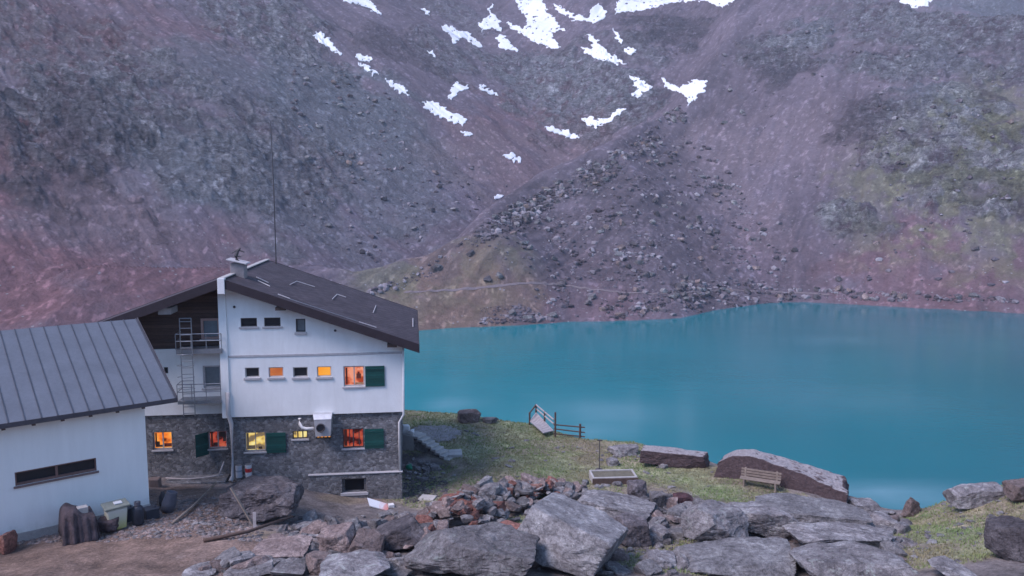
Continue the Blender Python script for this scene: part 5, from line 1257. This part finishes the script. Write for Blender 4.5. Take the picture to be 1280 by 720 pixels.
# yellow container with grey lid
q = base_at(146, 661)+BN*-.05
bn = thing('storage_bin', 'faded yellow plastic container with a grey slab lid', 'container', tuple(q))
fr = lambda u, v, z: q+BE*u+BN*v+np.array([0, 0, z])
b = B(fr); b.hexa([fr(-.30, .26, 0), fr(.30, .26, 0), fr(.30, -.26, 0), fr(-.30, -.26, 0), fr(-.35, .3, .80), fr(.35, .3, .80), fr(.35, -.3, .80), fr(-.35, -.3, .80)]); b.build('body', M['bin'], bn, bevel=.04)
b = B(fr); b.hexa([fr(-.42, .36, .80), fr(.44, .36, .84), fr(.44, -.36, .86), fr(-.42, -.36, .84), fr(-.42, .36, .88), fr(.44, .36, .92), fr(.44, -.36, .94), fr(-.42, -.36, .92)]); b.build('lid', m_simple('mossy_slab', (.20, .22, .19), .3, 4, .9, .4), bn, bevel=.02)
b = B(fr); b.box(-.05, .22, -.12, .14, .925, .96); o = b.build('tile', M['white_paint'], None, org=fr(0, 0, .92)); tag(o, 'small white tile lying on the lid of the yellow container', 'tile')
# gas bottle and canisters
q = base_at(173, 656); gb = thing('gas_bottle', 'dark blue gas bottle standing by the barn corner', 'gas bottle', tuple(q))
b = B(); b.lathe(q, [(.17, 0), (.2, .03), (.2, .58), (.17, .68), (.09, .73), (.05, .74)], 20); b.build('body', M['black_plastic'], gb, True)
b = B(); b.lathe(q+np.array([0, 0, .742]), [(.11, 0), (.11, .13), (.095, .13), (.095, .01)], 16); b.build('collar', M['grey_plastic'], gb)
b = B(); b.lathe(q+np.array([0, 0, .742]), [(.03, 0), (.03, .09), (.045, .09), (.045, .12)], 10); b.build('valve', M['galv'], gb)
q = base_at(161, 652); fr2 = (lambda q: (lambda u, v, z: q+BE*u+BN*v+np.array([0, 0, z])))(q)
b = B(fr2); b.box(-.2, .2, -.2, .15, 0, .52); b.tube([fr2(-.1, 0, .52), fr2(-.1, 0, .6), fr2(.1, 0, .6), fr2(.1, 0, .52)], .02, 6); o = b.build('canister', M['black_plastic'], None, org=q, bevel=.03); tag(o, 'dark square canister between the yellow container and the gas bottle', 'canister')
q = base_at(190, 648); fr3 = (lambda q: (lambda u, v, z: q+BE*u+BN*v+np.array([0, 0, z])))(q)
b = B(fr3); b.box(-.26, .24, -.26, .2, 0, .42); b.lathe(fr3(.1, 0, .42), [(.06, 0), (.06, .05)], 12); o = b.build('canister', M['black_plastic'], None, org=q, bevel=.05); tag(o, 'low dark canister right of the gas bottle', 'canister')
q = base_at(209, 640); ax = np.array(Matrix.Rotation(R(14), 3, 'Y') @ Matrix.Rotation(R(-8), 3, 'X'))
db = thing('bucket', 'tall dark grey tub leaning beyond the barn corner', 'tub', tuple(q))
b = B(); b.lathe(q+np.array([0, 0, .05]), [(.24, 0), (.27, .3), (.20, .72), (.21, .76), (.17, .76), (.15, .5)], 20, ax); b.build('body', M['grey_plastic'], db, True)
b = B(); b.tube([q+ax@np.array([-.27, 0, .45]), q+ax@np.array([-.42, .0, .7]), q+ax@np.array([-.25, 0, .8])], .025, 6); b.build('handle', M['iron'], db)
q = base_at(204, 634); b = B(); b.lathe(q, [(.14, 0), (.15, .4), (.08, .55), (.05, .62)], 14); o = b.build('bottle', M['iron'], None, True, org=q); tag(o, 'slim dark bottle behind the leaning tub', 'bottle')

# poles, logs, planks
seg_obj('wooden_pole', [g(216, 656, .05), g(242, 636, .12), g(270, 614, .35)], .05, 'wood', 'long pale wooden pole lying on the soil up to the earth-covered boulder', 'pole')
seg_obj('fallen_log', [g(255, 679, .08), g(310, 672, .22), g(366, 661, .5)], .09, 'dark_wood', 'dark log lying across the yard in front of the boulders', 'log', rs=[.075, .065, .05])
def plank(px0, py0, z0, px1, py1, z1, w, t_, mat, label, name='plank', Y0=None, Y1=None):
    a = g(px0, py0, z0) if Y0 is None else at(px0, py0, Y0); e = g(px1, py1, z1) if Y1 is None else at(px1, py1, Y1)
    d = e-a; d /= np.linalg.norm(d); s_ = np.cross(d, [0, 0, 1.]); s_ /= np.linalg.norm(s_); u_ = np.cross(s_, d)
    b = B(); b.hexa([a-s_*w/2, a+s_*w/2, e+s_*w/2, e-s_*w/2, a-s_*w/2+u_*t_, a+s_*w/2+u_*t_, e+s_*w/2+u_*t_, e-s_*w/2+u_*t_]); o = b.build(name, M[mat], None, org=a, bevel=.005); tag(o, label, 'plank'); return o
b3 = near_hit(318, 660)
plank(317, 659, 0, 288, 610, 0, .10, .05, 'wood', 'weathered plank leaning on the front of the earth-covered boulder', Y0=b3[1]-.15, Y1=b3[1]+.05)
plank(318.5, 662, 0, 318, 640, 0, .12, .05, 'grey_wood', 'short upright plank at the foot of the leaning plank', Y0=b3[1]-.3, Y1=b3[1]-.12)
u_, z_ = HP(278, 580, -.3)
b = B(); b.tube([H(HP(274, 592, -.3)[0], -.5, HP(274, 594, -.3)[1]), H(HP(280, 577, -.1)[0], -.1, HP(280, 577, -.1)[1])], .035, 6); o = b.build('stick', M['grey_wood'], None, True, org=H(u_, -.5, 0)); tag(o, 'short pale stick leaning on the stone wall left of the downpipe', 'stick')
# white board with stain
q = near_hit(473, 636); c = [at(x, y, Y) for (x, y, Y) in ((459, 622, q[1]+.25), (484, 629.5, q[1]+.15), (486, 638.5, q[1]-.15), (462, 632, q[1]-.1))]
b = B(); b.prism(c, (0, .01, -.05)); o = b.build('board', M['board'], None, org=q); tag(o, 'white board with reddish stain lying in front of the hut', 'board')
def flat(px, py, w, d_, h, yaw, mat, label, name='paving_slab', cat='slab', up=.02):
    q = near_hit(px, py); ca, sa = math.cos(R(yaw)), math.sin(R(yaw)); fr = lambda u, v, z: q+np.array([u*ca-v*sa, u*sa+v*ca, z+up])
    b = B(fr); b.box(-w/2, w/2, -d_/2, d_/2, -.08, h); o = b.build(name, M[mat], None, org=q, bevel=.015); tag(o, label, cat); return o
flat(534, 624, .75, .75, .05, -12, 'light_stone', 'square paving slab lying in dry grass right of the hut corner')
flat(569, 568, .75, 1.0, .10, 6, 'concrete', 'pale slab at the foot of the stone steps', 'step_slab')
flat(489, 634, .26, .25, .12, 20, 'white_paint', 'small white block beside the stained board', 'block', 'block')
flat(543, 636, .28, .22, .3, 35, 'light_stone', 'pale upright stone right of the square paving slab', 'block', 'block')
# green bucket lying down
q = near_hit(508, 588); b = B(); b.lathe(q+np.array([0, 0, .15]), [(.12, 0), (.16, .28), (.145, .28), (.11, .03)], 16, np.array(Matrix.Rotation(R(75), 3, 'Y'))); o = b.build('green_bucket', M['green_plastic'], None, True, org=q); tag(o, 'green plastic bucket lying by the right corner of the hut', 'bucket')
# white bags at the head of the steps
# stone steps
st = thing('stone_steps', 'flight of grey stone steps descending from behind the hut to the grass', 'steps', tuple(near_hit(560, 573)))
A0 = near_hit(516, 564); A1 = near_hit(560, 576); A1[2] += .0; d = A1-A0; d[2] = 0; L = np.linalg.norm(d); d /= L; sd_ = np.array([-d[1], d[0], 0])
if sd_[1] < 0: sd_ = -sd_
N = 8; top = A0[2]+.85; bot = A1[2]+.06
for k in range(N):
    z = top+(bot-top)*k/(N-1); a = A0+d*(L*k/N); e = A0+d*(L*(k+1)/N+.06)
    b = B(); q = [a, e, e+sd_*.8, a+sd_*.8]; lo = [np.array([p_[0], p_[1], z-.13]) for p_ in q]; hi = [np.array([p_[0], p_[1], z]) for p_ in q]
    b.hexa(lo+hi); b.build('step', M['concrete'], st, bevel=.015)
b = B(); q = [A0-d*.1+sd_*.12, A1+sd_*.12, A1+sd_*.75, A0-d*.1+sd_*.75]; b.hexa([np.array([p_[0], p_[1], nz(p_[0], p_[1])-.4]) for p_ in q]+[np.array([q[0][0], q[0][1], top-.15]), np.array([q[1][0], q[1][1], bot-.15]), np.array([q[2][0], q[2][1], bot-.15]), np.array([q[3][0], q[3][1], top-.15])]); b.build('supporting_masonry', M['masonry'], st)
b = B(); q = [A0-d*1.4-sd_*.1, A0, A0+sd_*.9, A0-d*1.4+sd_*.9]; b.hexa([np.array([p_[0], p_[1], nz(p_[0], p_[1])-.3]) for p_ in q]+[np.array([p_[0], p_[1], top+.02]) for p_ in q]); b.build('top_landing', M['concrete'], st, bevel=.015)

for (du, dv_, s_, sd, lb) in ((-.75, .25, .62, 5, 'bulging white sack at the head of the stone steps'), (-.25, .15, .42, 6, 'smaller white sack in front of the bulging one')):
    q = A0+d*du+sd_*dv_; q[2] = top+.02; P_, Fc_ = rock_verts(600+sd, 4, (s_, s_*.8, s_*.8), 4, .05, .2); o = mk('sack', P_+q+np.array([0, 0, s_*.36]), Fc_, M['white_paint'], None, True, org=q); tag(o, lb, 'sack')

# path of flat paving behind the steps
vs = []; 
for (x_, y_) in ((512, 546), (560, 552), (578, 541), (560, 533), (520, 534)): q = near_hit(x_, y_); vs.append(q+np.array([0, 0, .03]))
gp = []; cc = np.mean(vs, 0); V = []; Fq = []; nr_, ns_ = 7, 40
for i in range(nr_):
    for j in range(ns_):
        t_ = j/ns_*len(vs); k0 = int(t_) % len(vs); ff = t_-int(t_); q = vs[k0]*(1-ff)+vs[(k0+1) % len(vs)]*ff
        w_ = cc+(q-cc)*(i/(nr_-1))*(1+.12*math.sin(j*2.3)); V.append((w_[0], w_[1], nz(w_[0], w_[1])+.035))
for i in range(nr_-1):
    for j in range(ns_): Fq.append((i*ns_+j, i*ns_+(j+1) % ns_, (i+1)*ns_+(j+1) % ns_, (i+1)*ns_+j))
o = mk('gravel_path', V, Fq, m_simple('path_gravel', (.24, .22, .22), .35, 5, .95, .6, .03), None, True); o['kind'] = 'structure'

# timber ramp and fence on the terrace edge
q = near_hit(690, 545); Yf = q[1]
rp = thing('timber_ramp', 'small silvered wooden footbridge with dark handrails at the terrace edge', 'footbridge', tuple(near_hit(680, 541)))
P1 = at(662, 526, Yf+2.2); P2 = at(670, 515, Yf+3.0); P3 = at(694, 541, Yf+.2); P4 = at(679, 541, Yf-.6)
P3 = at(692, 538, Yf+.3)
n_ = 9
for k in range(n_):
    a = P1+(P4-P1)*(k+.04)/n_; e = P1+(P4-P1)*(k+.96)/n_; a2 = P2+(P3-P2)*(k+.04)/n_; e2 = P2+(P3-P2)*(k+.96)/n_
    b = B(); b.hexa([a-[0, 0, .05], e-[0, 0, .05], e2-[0, 0, .05], a2-[0, 0, .05], a, e, e2, a2]); b.build('deck_board', M['grey_wood'], rp)
def bpost(par, p, h, r=.06, lo=.5, mat='dark_wood', nm='post'):
    b = B(); b.tube([np.array(p)-[0, 0, lo], np.array(p)+[0, 0, h]], r, 7); b.build(nm, M[mat], par)
bpost(rp, P1, .55); bpost(rp, P2, .5); mid = (P2+P3)/2; bpost(rp, mid, .62)
b = B(); b.tube([P1+[0, 0, .5], P2+[0, 0, .48]], .05, 6); b.build('handrail', M['dark_wood'], rp)
for hh in (.48, .22):
    b = B(); b.tube([P2+[0, 0, hh], P3+[0, 0, hh+.2]], .045, 6); b.build('handrail', M['grey_wood'], rp)
fn = thing('wooden_fence', 'short dark wooden post-and-rail fence right of the footbridge', 'fence', tuple(near_hit(694, 547)))
F1 = near_hit(694, 547); F2 = at(725, 548, F1[1]+.1)
b = B(); b.tube([F1-[0, 0, .2], F1+[0, 0, 1.55]], .06, 7); b.build('post', M['dark_wood'], fn)
b = B(); b.tube([F2-[0, 0, .9], F2+[0, 0, .9]], .07, 7); b.build('post', M['dark_wood'], fn)
dd = (F2-F1); dd = dd/np.linalg.norm(dd)
for hz, h2 in ((.78, .70), (.52, .38), (.22, .12)):
    b = B(); b.tube([F1+[0, 0, hz]-dd*.1, F2+[0, 0, h2]+dd*.3], .04, 6); b.build('rail', M['dark_wood'], fn)
# iron post with small head and stone foot
q = near_hit(749, 597); sp = thing('iron_post', 'thin dark iron post with small crosspiece standing on a stone foot', 'post', tuple(q))
h_ = 49*q[1]/1000
b = B(); b.tube([q, q+[0, 0, h_]], .022, 6); b.build('pole', M['iron'], sp)
b = B(); b.box(q[0]-.12, q[0]+.14, q[1]-.03, q[1]+.03, q[2]+h_-.01, q[2]+h_+.04); b.build('crosspiece', M['iron'], sp)
P_, Fc_ = rock_verts(640, 3, (.42, .4, .42), 6, .05, .2); mk('foot', P_+q+[0, 0, .25], Fc_, M['dark_rock'], sp)
b = B(); b.tube([q-[.12, 0, .2], q+np.array([-.12, 0, .3])], .07, 7); b.build('stub', M['dark_wood'], sp)
# timber/concrete edged bed
q0 = near_hit(741, 606); q1 = near_hit(797, 605); bd = thing('edged_bed', 'low pale concrete-edged bed in front of the iron post', 'bed edging', tuple(q0))
dd = q1-q0; dd[2] = 0; Lb = np.linalg.norm(dd); dd /= Lb; sd2 = np.array([-dd[1], dd[0], 0]); zt_ = max(q0[2], q1[2])+.34
fr = lambda u, v, z: np.array([q0[0], q0[1], 0])+dd*u+sd2*v+np.array([0, 0, z])
for (a, e, v0, v1) in ((0, Lb, 0, .10), (0, .10, .102, 1.1), (Lb-.10, Lb, .102, 1.1), (0, Lb, 1.102, 1.18)):
    b = B(fr); b.box(a, e, v0, v1, zt_-.8, zt_); b.build('kerb', M['concrete'], bd, bevel=.015)
b = B(fr); b.box(-.02, Lb+.02, -.06, -.003, zt_-.8, zt_-.05); b.build('front_board', M['dark_wood'], bd)
b = B(fr); b.box(.105, Lb-.105, .105, 1.098, zt_-.7, zt_-.06); b.build('soil', m_simple('bed_soil', (.13, .12, .09), .4, 5, .95, .6, .03), bd)
# bench
def bench():
    c = bench_c; a = R(-26); dx = np.array([math.cos(a), math.sin(a), 0]); dy = np.array([-math.sin(a), math.cos(a), 0])
    ctr = at(953, 606, near_hit(953, 608)[1]); ctr = near_hit(951, 607)
    # keep it just in front of the boulder's face
    rc = c+np.array([0, 1.2, 0]); rel = (ctr-rc)@dy; ctr = ctr+dy*(-1.30-rel); ctr[2] = max(nz(ctr[0], ctr[1]), nz(*(ctr+dx*.8)[:2]), nz(*(ctr-dx*.8)[:2]))-.04
    t_ = thing('bench', 'slatted wooden bench standing against the front of the long purple boulder', 'bench', tuple(ctr))
    fr = lambda u, v, z: ctr+dx*u+dy*v+np.array([0, 0, z])
    for k in range(3): b = B(fr); b.box(-.95, .95, -.42+k*.15, -.30+k*.15, .40, .44); b.build('seat_slat', M['wood'], t_)
    for k in range(3): b = B(fr); z = .52+k*.13; v = .06+k*.03; b.box(-.95, .95, v, v+.03, z-.06, z+.03); b.build('back_slat', M['wood'], t_)
    for s_ in (-.75, .75):
        b = B(fr); b.box(s_-.04, s_+.04, -.42, -.35, -.1, .398); b.build('leg', M['wood'], t_)
        b = B(fr); b.hexa([fr(s_-.04, -.02, -.1), fr(s_+.04, -.02, -.1), fr(s_+.04, .05, -.1), fr(s_-.04, .05, -.1), fr(s_-.04, .10, .85), fr(s_+.04, .10, .85), fr(s_+.04, .16, .85), fr(s_-.04, .16, .85)]); b.build('leg', M['wood'], t_)
bench()

# ------------------------------------------------------------------ light, air, camera
w = bpy.data.worlds.new('World'); S.world = w; w.use_nodes = True; nt = w.node_tree; bg = nt.nodes['Background']
sky = nt.nodes.new('ShaderNodeTexSky'); sky.sky_type = 'NISHITA'; sky.sun_disc = False
SUN_EL, SUN_AZ = 50., 238.    # azimuth clockwise from +Y: behind the viewer, slightly left
sky.sun_elevation = R(SUN_EL); sky.sun_rotation = R(SUN_AZ); sky.air_density = 1.0; sky.dust_density = .3; sky.ozone_density = 2.0; sky.altitude = 2000
nt.links.new(sky.outputs[0], bg.inputs[0]); bg.inputs[1].default_value = .10
sl = bpy.data.lights.new('sun', 'SUN'); sl.energy = 1.3; sl.angle = R(28); sl.color = (1., .86, .93)
so = bpy.data.objects.new('sun', sl); link(so)
dv = Vector((math.sin(R(SUN_AZ))*math.cos(R(SUN_EL)), math.cos(R(SUN_AZ))*math.cos(R(SUN_EL)), math.sin(R(SUN_EL))))
so.rotation_euler = dv.to_track_quat('Z', 'Y').to_euler()
HAZE = 0.00025
if HAZE:
    t = bpy.data.materials.new('evening_haze'); t.use_nodes = True; t.node_tree.nodes.clear(); o_ = t.node_tree.nodes.new('ShaderNodeOutputMaterial'); pv = t.node_tree.nodes.new('ShaderNodeVolumePrincipled')
    pv.inputs['Density'].default_value = HAZE; pv.inputs['Color'].default_value = (.74, .80, 1., 1); pv.inputs['Anisotropy'].default_value = 0.
    t.node_tree.links.new(pv.outputs[0], o_.inputs['Volume'])
    zt = float(GZ2.max())+3; b = B(); b.box(-1600, 1600, -60, 830, LAKE-8, max(zt, 60)); hz = b.build('haze', t, None); tag(hz, 'thin bluish evening air over the lake basin', 'haze', None, 'stuff')
cam = bpy.data.cameras.new('camera'); co = bpy.data.objects.new('camera', cam); link(co); co.location = (0, 0, CZ); co.rotation_euler = (R(90)-PITCH, 0, 0)
cam.sensor_width = 36; cam.lens = F/1280*36; cam.clip_end = 5000; cam.clip_start = .1; S.camera = co
S.view_settings.view_transform = 'Standard'; S.view_settings.look = 'None'; S.view_settings.exposure = 1.74; S.view_settings.gamma = 1
S.view_settings.use_curve_mapping = False
S.render.engine = 'CYCLES'
